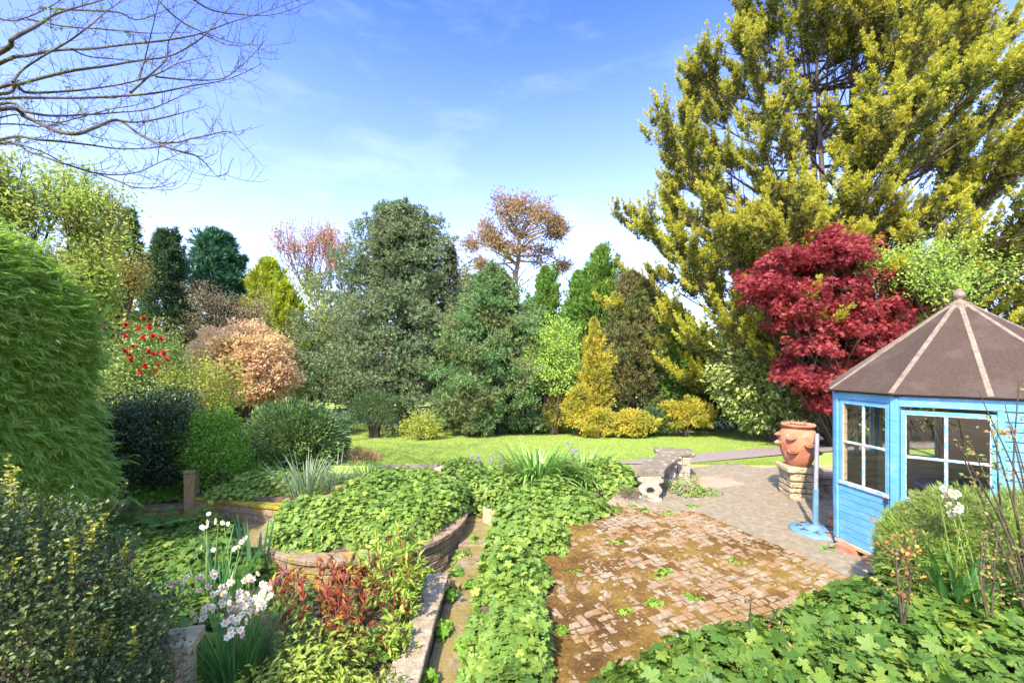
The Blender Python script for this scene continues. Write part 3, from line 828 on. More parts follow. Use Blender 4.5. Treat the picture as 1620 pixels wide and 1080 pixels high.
# raised soil of the beds
def bed(name, poly, z, seed, bump=0.08):
    poly = np.array(poly); lo = poly.min(0); hi = poly.max(0)
    def hf(x, y): return z + bump * (vnoise(np.stack([x, y], -1), seed, 4, 2.2) - 0.5)
    v, f = heightgrid(np.arange(lo[0], hi[0] + 0.06, 0.05), np.arange(lo[1], hi[1] + 0.06, 0.05), hf)
    c = v[f].mean(1); f = f[inside(poly, c[:, 0], c[:, 1])]
    gg = G(); gg.add(v, f); return kind(gg.build(name, M['soil'], None, True), 'structure')
bed('flower_bed', [(-2.9, 2.0), (-0.85, 2.0), (-0.88, 4.4), (-1.9, 4.25), (-2.9, 4.2)], -0.18, 61)
bed('flower_bed', [(-4.6, 2.4), (-2.85, 2.4), (-2.8, 4.6), (-3.2, 5.0), (-5.2, 5.4)], -0.30, 62)
bed('flower_bed', [(-5.6, 7.1), (-3.7, 6.75), (-1.5, 7.5), (-1.2, 8.5), (-8, 8.5)], -0.14, 63)
bed('flower_bed', [(-0.9, 7.5), (-0.4, 6.5), (0.2, 5.9), (1.9, 7.1), (1.9, 8.5), (-1.2, 8.5)], -0.05, 64)
bed('flower_bed', [(0.25, 1.2), (0.3, 2.1), (1.3, 2.75), (2.5, 3.15), (3.25, 3.7), (3.6, 3.95), (4.3, 3.3), (5.6, 3.4), (5.6, 1.2)], 0.10, 65)
bed('flower_bed', [(-0.32, 1.8), (0.3, 1.8), (0.4, 3.6), (0.5, 4.6), (1.35, 6.2), (0.2, 6.3), (-0.3, 5.2), (-0.34, 4.0)], -0.03, 66)

# path steps between the planter and the hedge of leaves
for i, (y, z) in enumerate(((2.0, -0.29), (4.45, -0.25), (5.35, -0.22), (6.1, -0.18))):
    g = G(); box(g, -0.72 if i > 1 else -0.70, -0.15, y, y + (2.44 if i == 0 else 0.88), -0.5, z)
    so_ = roughen(g.build('garden_step', M['path']), 0.03, 0.10, 3, 0.02)
    tag(so_, ['long mossy path slab beside the low slab capped wall', 'mossy stone step past the end of the low slab capped wall', 'mossy stone step beside the round planter', 'highest mossy step by the log edging'][i], 'step', 'steps of the narrow path')

# ------------------------------------------------------------------ stone bench and pedestals
def extrude_profile(outline, holes, depth):
    cu = bpy.data.curves.new('profile', 'CURVE'); cu.dimensions = '2D'; cu.fill_mode = 'BOTH'; cu.extrude = depth / 2; cu.bevel_depth = 0.012; cu.bevel_resolution = 2; cu.offset = -0.010
    for loop in [outline] + holes:
        s = cu.splines.new('POLY'); s.points.add(len(loop) - 1)
        for q, (x, y) in zip(s.points, loop): q.co = (x, y, 0, 1)
        s.use_cyclic_u = True
    ob = bpy.data.objects.new('profile', cu); C.objects.link(ob)
    dg = bpy.context.evaluated_depsgraph_get(); me = bpy.data.meshes.new_from_object(ob.evaluated_get(dg))
    v = np.array([q.co for q in me.vertices]); f = [tuple(p.vertices) for p in me.polygons]
    bpy.data.objects.remove(ob); bpy.data.meshes.remove(me); bpy.data.curves.remove(cu)
    return v, f
bench = thing('stone_bench', 'weathered stone garden bench with grey seat and pale scrolled legs', 'bench', (2.35, 6.9, 0))
half = [(0.17, 0.0), (0.17, 0.045), (0.13, 0.06), (0.125, 0.10), (0.165, 0.15), (0.175, 0.19), (0.15, 0.235), (0.125, 0.265), (0.135, 0.295), (0.17, 0.30), (0.195, 0.32), (0.195, 0.35), (0.17, 0.365), (0.15, 0.385), (0.15, 0.405)]
outl = half + [(-x, y) for x, y in half[::-1]]
hole = [(0.062 * math.cos(a), 0.165 + 0.058 * math.sin(a)) for a in np.linspace(0, 2 * PI, 22, endpoint=False)]
pv, pf = extrude_profile(outl, [hole], 0.10)
def bench_pt(s):
    th0, th1 = R(24), R(44); Ltot = 1.34; p = np.array([2.18, 6.40]); n = 20
    for k in range(int(n * s)):
        a = th0 + (th1 - th0) * (k + 0.5) / n; p = p + np.array([math.sin(a), math.cos(a)]) * Ltot / n
    a = th0 + (th1 - th0) * s
    return p, np.array([math.sin(a), math.cos(a)])
for s in (0.09, 0.85):
    p, d = bench_pt(s); n_ = norm(np.array([d[1] * 0.75 + 0.25, -d[0] * 0.55]))
    g = G(); ax = np.array([n_[0], n_[1], 0]); dp = np.array([-n_[1], n_[0], 0])
    g.add(np.array([p[0], p[1], -0.01]) + pv[:, :1] * ax + pv[:, 1:2] * np.array([0, 0, 1.0]) + pv[:, 2:3] * dp, pf)
    g.build('leg', M['stone_white'], bench)
g = G(); V = []
for i in range(21):
    p, d = bench_pt(i / 20); k = 1 - 0.55 * max(0, 1 - i / 8)
    n_ = norm(np.array([d[1], -d[0] * k]))
    for s, z in ((-0.205, 0.40), (-0.205, 0.458), (0.205, 0.458), (0.205, 0.40)): V.append((p[0] + n_[0] * s, p[1] + n_[1] * s, z))
F = [(i * 4 + j, i * 4 + (j + 1) % 4, i * 4 + 4 + (j + 1) % 4, i * 4 + 4 + j) for i in range(20) for j in range(4)] + [(0, 1, 2, 3), (83, 82, 81, 80)]
g.add(np.array(V), F); so_ = g.build('seat', M['stone_grey'], bench); bbox_bevel(so_, 0.012, 2)
pd = thing('stone_pedestal', 'small stone pedestal with lichen covered cap slab behind the bench', 'pedestal', (3.12, 7.75, 0))
g = G(); blockwall(g, (2.98, 7.72), (3.34, 7.62), -0.02, 0.42, 0.26, 3, 0.25, rg(71)); roughen(g.build('shaft', M['stone_white'], pd), 0.016, 0.07, 2)
g = G(); obox(g, (3.1, 7.75, 0), (0.97, -0.22, 0), (0.22, 0.97, 0), (0, 0, 1), -0.36, 0.34, -0.2, 0.2, 0.425, 0.52); roughen(g.build('cap', M['stone_grey'], pd), 0.035, 0.09, 3, 0.02)

px_, py_ = 4.68, 6.62
pd = thing('stone_pedestal', 'yellow sandstone pillar of split blocks carrying a big terracotta pot', 'pedestal', (px_, py_, 0))
ur = np.array([0.985, -0.17, 0]); nr_ = np.array([0.17, 0.985, 0])
g = G(); rr = rg(72); hs = [(-0.02, 0.10, 2), (0.105, 0.19, 3), (0.195, 0.29, 2), (0.295, 0.42, 2)]
for z0, z1, nb in hs:
    cuts = np.concatenate([[-0.21], np.sort(-0.21 + 0.42 * (np.arange(1, nb) / nb + rr.normal(size=nb - 1) * 0.07)), [0.21]])
    for a, b in zip(cuts[:-1], cuts[1:]):
        obox(g, (px_, py_, 0), ur, nr_, (0, 0, 1), a + 0.004, b - 0.004, -0.20 - rr.uniform(0, 0.015), 0.20, z0, z1 - 0.008)
roughen(g.build('shaft', M['sandstone'], pd), 0.03, 0.05, 3, 0.01)
g = G(); obox(g, (px_, py_, 0), ur, nr_, (0, 0, 1), -0.255, 0.255, -0.24, 0.24, 0.424, 0.515); roughen(g.build('cap', M['sandstone'], pd), 0.03, 0.07, 3, 0.02)
stone_edging('garden_wall', 'low stone wall between the pot pillar and the blue summerhouse', 'wall', [(5.0, 6.72), (7.6, 6.3)], -0.02, 0.36, 0.22, 3, 0.3, 'stone', 73, True, 'stone')

# terracotta strawberry pot with lipped planting pockets
M['terracotta'] = surfmat('terracotta', (0.34, 0.125, 0.06), (0.46, 0.19, 0.10), scale=6, bump=0.12, bscale=40, rough=0.8, c3=(0.62, 0.36, 0.23), s3=3, a3=0.5)
M['terradark'] = surfmat('pocket_soil', (0.03, 0.02, 0.015), (0.07, 0.05, 0.03), scale=12, bump=0.3)
pot = thing('strawberry_pot', 'large terracotta strawberry pot with lipped pockets on a stone pillar', 'pot', (px_, py_, 0.515))
PSC = 0.84
prof = [(0.0, 0.522), (0.185, 0.522), (0.20, 0.53), (0.245, 0.62), (0.295, 0.76), (0.322, 0.90), (0.325, 0.98), (0.305, 1.06), (0.262, 1.115), (0.235, 1.135), (0.232, 1.15), (0.262, 1.165), (0.285, 1.18), (0.288, 1.20), (0.275, 1.212), (0.245, 1.205), (0.215, 1.18), (0.21, 1.14), (0.21, 1.12)]
prof = [(a * PSC, 0.52 + (b - 0.52) * 0.97) for a, b in prof]
g = G(); lathe(g, prof, (px_, py_, 0), 56); g.build('body', M['terracotta'], pot, True)
g = G(); lathe(g, [(0.0, 1.165), (0.214, 1.16)], (px_, py_, 0), 40); g.build('soil', M['terradark'], pot)
def prad(z):
    return float(np.interp(z, [p[1] for p in prof[1:10]], [p[0] for p in prof[1:10]]))
to_cam = math.atan2(-py_, -px_)
for az, z in ((-18, 1.00), (32, 0.90), (-14, 0.79), (-72, 1.03), (-66, 0.90), (75, 1.02), (82, 0.78), (150, 0.95), (200, 0.85), (245, 1.0)):
    a = to_cam + R(az); n = np.array([math.cos(a), math.sin(a), 0]); s = np.array([-n[1], n[0], 0]); q = prad(z)
    o3 = np.array([px_, py_, z]); g = G(); g2 = G(); rings = []
    for (k, wx, out_, dz) in ((0, 0.02, -0.02, -0.085), (1, 0.05, 0.015, -0.05), (2, 0.070, 0.05, -0.012), (3, 0.080, 0.062, 0.004), (4, 0.074, 0.058, 0.011), (5, 0.056, 0.046, 0.006), (6, 0.045, 0.036, -0.022)):
        ring = []
        for i in range(20):
            b = i / 20 * 2 * PI
            fwd = math.cos(b); ring.append(o3 + n * (q - 0.012 + max(-0.3, fwd) * (out_ + 0.03)) + s * math.sin(b) * wx + np.array([0, 0, dz - fwd * 0.040 * min(1, k / 2.5)]))
        rings.append(ring)
    V = np.array(rings).reshape(-1, 3); F = [(i * 20 + j, i * 20 + (j + 1) % 20, i * 20 + 20 + (j + 1) % 20, i * 20 + 20 + j) for i in range(6) for j in range(20)]
    g.add(V, F); pk = g.build('pocket', M['terracotta'], pot, True)
    g2.add(np.array(rings[-1]), [tuple(range(20))]); so_ = g2.build('pocket_soil', M['terradark']); so_.parent = pk; so_.matrix_parent_inverse = pk.matrix_parent_inverse.inverted() @ Matrix.Translation(-pot.location)
    so_.matrix_parent_inverse = Matrix.Identity(4)
M['dry'] = leafmat('dry_stalks', [(0.30, 0.20, 0.10), (0.42, 0.30, 0.16)], trans=0.2)
g = G(); strapleaves(g, (px_, py_, 1.16), 90, 0.11, 0.006, rg(74), 0.9, 0.8, 0.18, 3); so_ = g.build('dry_plant', M['dry'])
tag(so_, 'dry brown stalks on top of the terracotta pot', 'plant')

# parasol stand
M['blue'] = surfmat('sky_blue_paint', (0.085, 0.285, 0.43), (0.14, 0.365, 0.52), scale=5, rough=0.5, bump=0.15, bscale=30, c3=(0.26, 0.44, 0.54), s3=7, a3=0.6, t3=(0.53, 0.66), stretch=(1, 1, 4))
M['bluemetal'] = surfmat('blue_cast_iron', (0.085, 0.18, 0.24), (0.15, 0.27, 0.34), scale=9, rough=0.5, bump=0.2, c3=(0.06, 0.12, 0.16), s3=12, a3=0.6, t3=(0.55, 0.65))
M['greymetal'] = surfmat('grey_metal', (0.24, 0.25, 0.25), (0.36, 0.37, 0.37), scale=9, rough=0.5, bump=0.05, metal=0.2)
bx, by = 3.93, 5.24
ps = thing('parasol_stand', 'blue cast iron parasol base with bare grey pole beside the summerhouse', 'parasol stand', (bx, by, 0))
g = G(); lathe(g, [(0.285, -0.003), (0.288, 0.012), (0.275, 0.025), (0.21, 0.042), (0.12, 0.058), (0.06, 0.068), (0.045, 0.085), (0.0, 0.085)], (bx, by, 0), 44)
g.build('base', M['bluemetal'], ps, True)
M['darkscroll'] = surfmat('dark_scroll', (0.02, 0.03, 0.04), (0.05, 0.07, 0.09), scale=9, bump=0)  # near-black tone for the raised scrolls on the base
for i in range(8):
    a = i / 8 * 2 * PI + 0.2; g = G(); c = np.array([bx + 0.18 * math.cos(a), by + 0.18 * math.sin(a), 0.052]); s = np.array([-math.sin(a), math.cos(a), 0]); n = np.array([math.cos(a), math.sin(a), -0.2])
    for k in range(3):
        d = s * math.cos(k * 2.1 + i) + n * math.sin(k * 2.1 + i); tube(g, curve([c, c + d * 0.025 + np.array([0, 0, 0.003]), c + d * 0.05 + s * 0.012 - np.array([0, 0, 0.002])], 6), np.array([0.007, 0.007, 0.006, 0.005, 0.004, 0.002]), 6)
    g.build('scroll', M['darkscroll'], ps, True)
g = G(); tube(g, [(bx, by, 0.07), (bx + 0.005, by, 0.55)], 0.033, 20); tube(g, [(bx + 0.005, by, 0.53), (bx + 0.005, by, 0.555)], 0.037, 20); g.build('socket', M['bluemetal'], ps, True)
g = G(); tube(g, [(bx + 0.005, by, 0.5), (bx + 0.022, by, 1.27)], 0.024, 20); lathe(g, [(0.024, 0), (0.0, 0.003)], (bx + 0.022, by, 1.27), 20); g.build('pole', M['greymetal'], ps, True)
# ------------------------------------------------------------------ blue summerhouse
M['rawwood'] = surfmat('bare_wood', (0.30, 0.22, 0.13), (0.50, 0.40, 0.26), scale=5, rough=0.8, bump=0.4, stretch=(1, 1, 6))
M['inwood'] = surfmat('inside_boards', (0.42, 0.33, 0.20), (0.58, 0.47, 0.31), scale=4, rough=0.8, bump=0.2, stretch=(1, 1, 6))
M['batten'] = surfmat('weathered_batten', (0.13, 0.10, 0.065), (0.24, 0.19, 0.135), scale=16, rough=0.85, bump=0.5, c3=(0.26, 0.20, 0.14), s3=6, a3=0.5)
M['felt'] = surfmat('roof_felt', (0.046, 0.029, 0.019), (0.072, 0.047, 0.032), scale=60, rough=0.9, bump=0.4, bscale=160, c3=(0.095, 0.07, 0.052), s3=2.5, a3=0.5)
M['peel'] = surfmat('flaking_paint', (0.32, 0.24, 0.16), (0.68, 0.72, 0.74), scale=22, rough=0.7, bump=0.6, c3=(0.14, 0.42, 0.60), s3=14, a3=0.85, t3=(0.48, 0.56))
M['redbrick'] = surfmat('red_brick', (0.36, 0.13, 0.07), (0.52, 0.24, 0.14), scale=12, bump=0.4)
M['glass'] = glassmat()
M['tabletop'] = surfmat('grey_table', (0.20, 0.21, 0.23), (0.30, 0.31, 0.33), scale=3, rough=0.35, bump=0)
M['iron'] = surfmat('black_iron', (0.02, 0.02, 0.02), (0.05, 0.045, 0.04), scale=10, bump=0.1, rough=0.5)

Bc = np.array([3.99, 4.22]); h0 = math.atan2(0.616, -0.788)
ls, ll = 0.66, 1.30
pts8 = [Bc - ll * np.array([-0.788, 0.616])]
names = 'DBAFGHIJ'; hh = h0
for k in range(7):
    L_ = ll if k % 2 == 0 else ls
    pts8.append(pts8[-1] + L_ * np.array([math.cos(hh), math.sin(hh)])); hh -= PI / 4
PT = dict(zip(names, pts8)); CEN = np.mean(pts8, 0)
sh = thing('summerhouse', 'sky blue octagonal wooden summerhouse with brown felt roof and white glazing bars', 'summerhouse', (CEN[0], CEN[1], 0))
r = rg(81)
ZE = 1.85
def wall(a, b):
    p0 = np.array([*PT[a], 0.0]); p1 = np.array([*PT[b], 0.0]); u = norm(p1 - p0); n = np.array([-u[1], u[0], 0])
    if np.dot(n[:2], p0[:2] - CEN) < 0: n = -n
    L_ = np.linalg.norm(p1 - p0)
    def f(g, u0, u1, d0, d1, z0, z1): obox(g, p0, u, n, (0, 0, 1), u0, u1, d0, d1, z0, z1)
    return f, L_, p0, u, n
def boards(g, wl, u0, u1, z0, z1, d, hgt, lap=0.012):
    f, L_, p0, u, n = wl; nb = max(1, round((z1 - z0) / hgt)); h = (z1 - z0) / nb
    for k in range(nb):
        a, b = z0 + k * h, z0 + (k + 1) * h - 0.007; e = r.normal() * 0.0012
        v = [p0 + u * x + n * y + np.array([0, 0, z]) for x in (u0, u1) for (y, z) in ((d, a), (d + lap + e, a), (d + lap * 0.75 + e, b - h * 0.14), (d + 0.003, b), (d, b))]
        g.add(v, [(0, 1, 6, 5), (1, 2, 7, 6), (2, 3, 8, 7), (3, 4, 9, 8), (0, 4, 3, 2, 1), (5, 6, 7, 8, 9), (0, 5, 9, 4)])
def post_at(a):
    p = PT[a]; d = norm(p - CEN); g = G(); c = np.array([p[0], p[1], 0]) - np.array([*d, 0]) * 0.02
    obox(g, c, (-d[1], d[0], 0), (d[0], d[1], 0), (0, 0, 1), -0.032, 0.032, -0.03, 0.036, 0.1, ZE - 0.02)
    so_ = g.build('corner_post', M['blue'], sh); bbox_bevel(so_, 0.004, 1)
for a in names: post_at(a)

def window(wl, u0, u1, z0, z1, zmid, barmat='peel', inmat='rawwood', proud=0.012, both=True, upto=None):
    f = wl[0]; um = (u0 + u1) / 2
    g = G(); w = 0.036
    f(g, u0, u0 + w, -0.02, proud, z0, z1); f(g, u1 - w, u1, -0.02, proud, z0, z1)
    f(g, u0 + w, u1 - w, -0.02, proud, z0, z0 + w); f(g, u0 + w, u1 - w, -0.02, proud, z1 - w, z1)
    fr = g.build('window', M['blue'], sh); bbox_bevel(fr, 0.003, 1)
    def sub(nm, gg, mt):
        q = gg.build(nm, M[mt]); q.parent = fr; q.matrix_parent_inverse = Matrix.Identity(4)
        return q
    g = G(); b = 0.013
    f(g, um - b, um + b, -0.012, 0.008, z0 + w, zmid - b); f(g, um - b, um + b, -0.012, 0.008, zmid + b, z1 - w)
    f(g, u0 + w, u1 - w, -0.014, 0.011, zmid - b, zmid + b); bbox_bevel(sub('glazing_bar', g, barmat), 0.004, 1)
    g = G(); e = 0.007
    for (a0, a1) in ((u0 + w, u1 - w),):
        f(g, a0, a0 + e, -0.008, proud + 0.003, z0 + w, z1 - w); f(g, a1 - e, a1, -0.008, proud + 0.003, z0 + w, z1 - w)
        f(g, a0 + e, a1 - e, -0.008, proud + 0.003, z0 + w, z0 + w + e); f(g, a0 + e, a1 - e, -0.008, proud + 0.003, z1 - w - e, z1 - w)
    sub('putty', g, 'peel')
    g = G(); f(g, u0 + w, u1 - w, -0.003, 0.0, z0 + w, z1 - w); sub('pane', g, 'glass')
    g = G(); f(g, u0 - 0.01, u1 + 0.01, -0.05, -0.024, z0 - 0.02, z0 + 0.02); f(g, u0, u0 + 0.03, -0.05, -0.024, z0 + 0.02, z1); f(g, u1 - 0.03, u1, -0.05, -0.024, z0 + 0.02, z1)
    f(g, um - 0.011, um + 0.011, -0.045, -0.024, z0 + 0.02, z1); sub('inner_trim', g, inmat)

# long front wall: window by the door, boards beyond
wl = wall('D', 'B'); f, L_, *_ = wl
uw0, uw1 = 0.60, 1.255
g = G(); boards(g, wl, 0.03, uw0 - 0.045, 0.12, 1.735, -0.006, 0.092, 0.020); boards(g, wl, uw0 - 0.045, L_ - 0.03, 0.12, 0.735, -0.006, 0.092, 0.020); g.build('boarding', M['blue'], sh)
g = G(); f(g, uw0 - 0.045, uw0, -0.02, 0.02, 0.74, 1.735); bbox_bevel(g.build('trim', M['blue'], sh), 0.003, 1)
g = G(); f(g, 0.03, L_ - 0.03, -0.03, 0.016, 1.738, ZE - 0.01); bbox_bevel(g.build('head_beam', M['blue'], sh), 0.003, 1)
g = G(); f(g, uw0 - 0.01, uw1 + 0.03, -0.02, 0.045, 0.738, 0.758); bbox_bevel(g.build('sill', M['blue'], sh), 0.004, 1)
window(wl, uw0 + 0.002, uw1, 0.76, 1.70, 1.225)
g = G(); boards(g, wl, 0.02, L_ - 0.02, 0.12, 0.73, -0.045, 0.11, 0.006); boards(g, wl, 0.02, uw0 - 0.06, 0.735, 1.74, -0.045, 0.11, 0.006); g.build('lining', M['inwood'], sh)

# half glazed door
wl = wall('B', 'A'); f, L_, *_ = wl
g = G(); f(g, 0.03, L_ - 0.03, -0.03, 0.014, 1.76, ZE - 0.008); bbox_bevel(g.build('head_beam', M['blue'], sh), 0.003, 1)
d0, d1 = 0.045, L_ - 0.045
g = G(); nb = 8; z0, z1 = 0.10, 0.755
for k in range(nb):
    h = (z1 - z0) / nb; f(g, d0, d1, -0.018, 0.004, z0 + k * h, z0 + (k + 1) * h - 0.006)
dr = g.build('door', M['blue'], sh); bbox_bevel(dr, 0.0012, 1); dr['label'] = 'half glazed blue plank door'
def dsub(nm, gg, mt, bv=0.003):
    q = gg.build(nm, M[mt]); q.parent = dr; q.matrix_parent_inverse = Matrix.Identity(4); bbox_bevel(q, bv, 1); return q
g = G(); w = 0.042
f(g, d0, d0 + w, -0.02, 0.012, 0.80, 1.755); f(g, d1 - w, d1, -0.02, 0.012, 0.80, 1.755); f(g, d0 + w, d1 - w, -0.02, 0.012, 1.705, 1.755); dsub('door_frame', g, 'blue')
g = G(); f(g, d0, d1, -0.022, 0.022, 0.757, 0.798); dsub('sill_rail', g, 'peel')
um = (d0 + d1) / 2
g = G(); f(g, um - 0.013, um + 0.013, -0.012, 0.008, 0.80, 1.25); f(g, um - 0.013, um + 0.013, -0.012, 0.008, 1.276, 1.704); f(g, d0 + w, d1 - w, -0.014, 0.011, 1.25, 1.276); dsub('glazing_bar', g, 'peel')
g = G(); f(g, d0 + w, d0 + w + 0.011, -0.045, -0.02, 0.80, 1.70); f(g, d1 - w - 0.011, d1 - w, -0.045, 0.013, 0.80, 1.704); f(g, um + 0.015, um + 0.03, -0.045, -0.012, 0.80, 1.25); dsub('inner_trim', g, 'rawwood')
g = G(); f(g, d0 + w, d1 - w, -0.004, -0.001, 0.80, 1.704); dsub('pane', g, 'glass', 0.0005)
g = G(); f(g, d0 + 0.012, d0 + 0.05, 0.0, 0.02, 0.70, 0.745)
_, _, p0, u, n = wl
tube(g, curve([p0 + u * (d0 + 0.03) + n * 0.02 + np.array([0, 0, 0.70]), p0 + u * (d0 + 0.025) + n * 0.03 + np.array([0, 0, 0.6]), p0 + u * (d0 + 0.015) + n * 0.02 + np.array([0, 0, 0.53])], 8), 0.005, 6); dsub('latch', g, 'iron', 0.001)
g = G(); f(g, 0.0, L_, -0.03, 0.03, 0.055, 0.095); bbox_bevel(g.build('threshold', M['rawwood'], sh), 0.004, 1)

# the other walls
def solid(a, b, glazed=None):
    wl = wall(a, b); f, L_, *_ = wl; g = G(); g2 = G()
    top = 0.84
    boards(g, wl, 0.03, L_ - 0.03, 0.12, top, -0.006, 0.092, 0.016); boards(g2, wl, 0.02, L_ - 0.02, 0.12, top, -0.045, 0.11, 0.006)
    if glazed is None:
        boards(g, wl, 0.03, L_ - 0.03, top, 1.74, -0.006, 0.092, 0.016); boards(g2, wl, 0.02, L_ - 0.02, top, 1.74, -0.045, 0.11, 0.006)
    else:
        if glazed[0] > 0.1: boards(g, wl, 0.03, glazed[0], top, 1.74, -0.006, 0.092, 0.016); boards(g2, wl, 0.02, glazed[0], top, 1.74, -0.045, 0.11, 0.006)
        if glazed[1] < L_ - 0.1: boards(g, wl, glazed[1], L_ - 0.03, top, 1.74, -0.006, 0.092, 0.016); boards(g2, wl, glazed[1], L_ - 0.02, top, 1.74, -0.045, 0.11, 0.006)
        window(wl, glazed[0], glazed[1], top + 0.005, 1.735, 1.42, 'rawwood')
    g.build('boarding', M['blue'], sh); g2.build('lining', M['inwood'], sh)
    g = G(); f(g, 0.03, L_ - 0.03, -0.03, 0.016, 1.742, ZE - 0.012); g.build('head_beam', M['blue'], sh)
solid('A', 'F', (0.04, 1.26)); solid('F', 'G', (0.04, 0.62)); solid('G', 'H', (0.04, 0.66)); solid('H', 'I'); solid('I', 'J'); solid('J', 'D')
g = G(); prism(g, [tuple(CEN + (PT[a] - CEN) * 0.975) for a in names][::-1], 0.06, 0.118); g.build('floor', M['rawwood'], sh)
g = G()
for a, b in zip(names, names[1:] + names[0]):
    p, q = PT[a], PT[b]; nb = 3 if np.linalg.norm(q - p) > 1 else 2
    for k in range(nb):
        c = p + (q - p) * (k + 0.5) / nb; d = norm(q - p); g = G(); obox(g, (c[0], c[1], 0), (d[0], d[1], 0), (-d[1], d[0], 0), (0, 0, 1), -0.105, 0.105, -0.03, 0.08, -0.02, 0.056); g.build('brick_footing', M['redbrick'], sh)

# roof: felt panels, battens on the hips, turned finial
APX = np.array([CEN[0], CEN[1], 2.90]); rc = []
for i, a in enumerate(names):
    b = names[(i + 1) % 8]; rc.append(PT[a]);
    if np.linalg.norm(PT[b] - PT[a]) > 1: rc.append((PT[a] + PT[b]) / 2)
rc = [np.array([*(CEN + (p - CEN) * (1.055)), ZE]) for p in rc]
rf = G(); n = len(rc); V = []; K = 9
for i in range(n):
    p, q = rc[i], rc[(i + 1) % n]; base = len(V)
    for k in range(K):
        t = k / (K - 1); sag = -0.018 * math.sin(PI * t); V += [p + (APX - p) * t + np.array([0, 0, sag * 0.3]), (p + q) / 2 + (APX - (p + q) / 2) * t + np.array([0, 0, sag]), q + (APX - q) * t + np.array([0, 0, sag * 0.3])]
    for k in range(K - 1):
        for s in range(2): rf.f.append(np.array([(base + k * 3 + s, base + k * 3 + s + 1, base + k * 3 + s + 4, base + k * 3 + s + 3)]))
rf.v = [np.array(V)]; rf.n = len(V)
ro = rf.build('roof', M['felt'], sh); sd = ro.modifiers.new('thick', 'SOLIDIFY'); sd.thickness = 0.022; sd.offset = -1
def rsub(nm, gg, mt, bv=0.004, smooth=False):
    q = gg.build(nm, M[mt], None, smooth); q.parent = ro; q.matrix_parent_inverse = Matrix.Identity(4)
    if bv: bbox_bevel(q, bv, 1)
    return q
for p in rc:
    d = APX - p; Lh = np.linalg.norm(d); d = d / Lh; s = norm(np.cross(d, [0, 0, 1.0])); up = np.cross(s, d)
    g = G(); obox(g, p, d, s, up, 0.015, Lh - 0.05, -0.022, 0.022, 0.005, 0.026); rsub('batten', g, 'batten')
for i in (1, 2, 3, 4, 11):
    p, q = rc[i], rc[(i + 1) % n]; m_ = p + (q - p) * 0.55; tpt = m_ + (APX - m_) * 0.62
    g = G(); tube(g, np.array([m_ + (APX - m_) * 0.02 + [0, 0, -0.004], m_ + (APX - m_) * 0.33 + [0, 0, -0.009], tpt + [0, 0, -0.010]]), [0.006, 0.006, 0.003], 5); rsub('felt_seam', g, 'batten', 0)
g = G(); k8 = [(CEN[0] + rr_ * math.cos(a), CEN[1] + rr_ * math.sin(a)) for rr_ in (0.14,) for a in np.linspace(0, 2 * PI, 8, endpoint=False)]
prism(g, k8[::-1], 2.79, 2.835); prism(g, [tuple(CEN + (np.array(p) - CEN) * 0.8) for p in k8][::-1], 2.836, 2.875); rsub('finial_base', g, 'batten')
g = G(); lathe(g, [(0.085, 2.874), (0.09, 2.885), (0.05, 2.90), (0.032, 2.915), (0.03, 2.93), (0.05, 2.945), (0.055, 2.975), (0.045, 3.005), (0.03, 3.02), (0.034, 3.03), (0.018, 3.045), (0.0, 3.05)], (CEN[0], CEN[1], 0), 24); rsub('finial', g, 'batten', 0, True)

tb = thing('round_table', 'grey round table standing inside the blue summerhouse', 'table', (5.25, 4.75, 0.118))
g = G(); lathe(g, [(0.0, 0.70), (0.36, 0.70), (0.38, 0.71), (0.38, 0.735), (0.365, 0.742), (0.0, 0.742)], (5.25, 4.75, 0), 48); g.build('tabletop', M['tabletop'], tb, True)
g = G(); lathe(g, [(0.2, 0.119), (0.2, 0.14), (0.05, 0.17), (0.04, 0.69)], (5.25, 4.75, 0), 24); g.build('leg', M['tabletop'], tb, True)
# ------------------------------------------------------------------ foliage colours
M['mallow'] = leafmat('mallow_leaf', [(0.115, 0.215, 0.03), (0.175, 0.29, 0.04), (0.25, 0.36, 0.055), (0.34, 0.43, 0.08)], 0.38, 0.5, 2.0, (0.14, 0.25, 0.045), 0.5, 0.35)
M['mallow_dark'] = leafmat('mallow_leaf_green', [(0.06, 0.14, 0.018), (0.095, 0.19, 0.024), (0.145, 0.245, 0.032), (0.25, 0.32, 0.04)], 0.4, 0.5, 2.0, (0.085, 0.165, 0.028), 0.5, 0.35)
M['stalk'] = leafmat('green_stalk', [(0.16, 0.26, 0.06), (0.24, 0.33, 0.08)], 0.1)
M['hedge'] = leafmat('feathery_hedge', [(0.20, 0.38, 0.05), (0.30, 0.50, 0.075), (0.40, 0.57, 0.11), (0.52, 0.62, 0.19)], 0.5, 0.6, 0.7, (0.30, 0.45, 0.06), 0.5)
M['boxleaf'] = leafmat('small_box_leaf', [(0.03, 0.065, 0.022), (0.055, 0.10, 0.03), (0.09, 0.14, 0.038), (0.17, 0.21, 0.055)], 0.25, 0.45, 2.2, (0.14, 0.17, 0.035), 0.4, 0.4)
M['boxtip'] = leafmat('box_tip', [(0.30, 0.32, 0.04), (0.42, 0.40, 0.06), (0.20, 0.28, 0.03)], 0.3, 0.4)
M['bluecon'] = leafmat('blue_green_conifer', [(0.07, 0.13, 0.055), (0.125, 0.205, 0.085), (0.20, 0.28, 0.12), (0.34, 0.37, 0.185)], 0.35, 0.7, 0.55, (0.22, 0.22, 0.09), 0.4)
M['greencon'] = leafmat('green_conifer', [(0.065, 0.15, 0.05), (0.11, 0.23, 0.07), (0.17, 0.31, 0.095), (0.26, 0.37, 0.12)], 0.35, 0.65, 0.9, (0.28, 0.19, 0.08), 0.4)
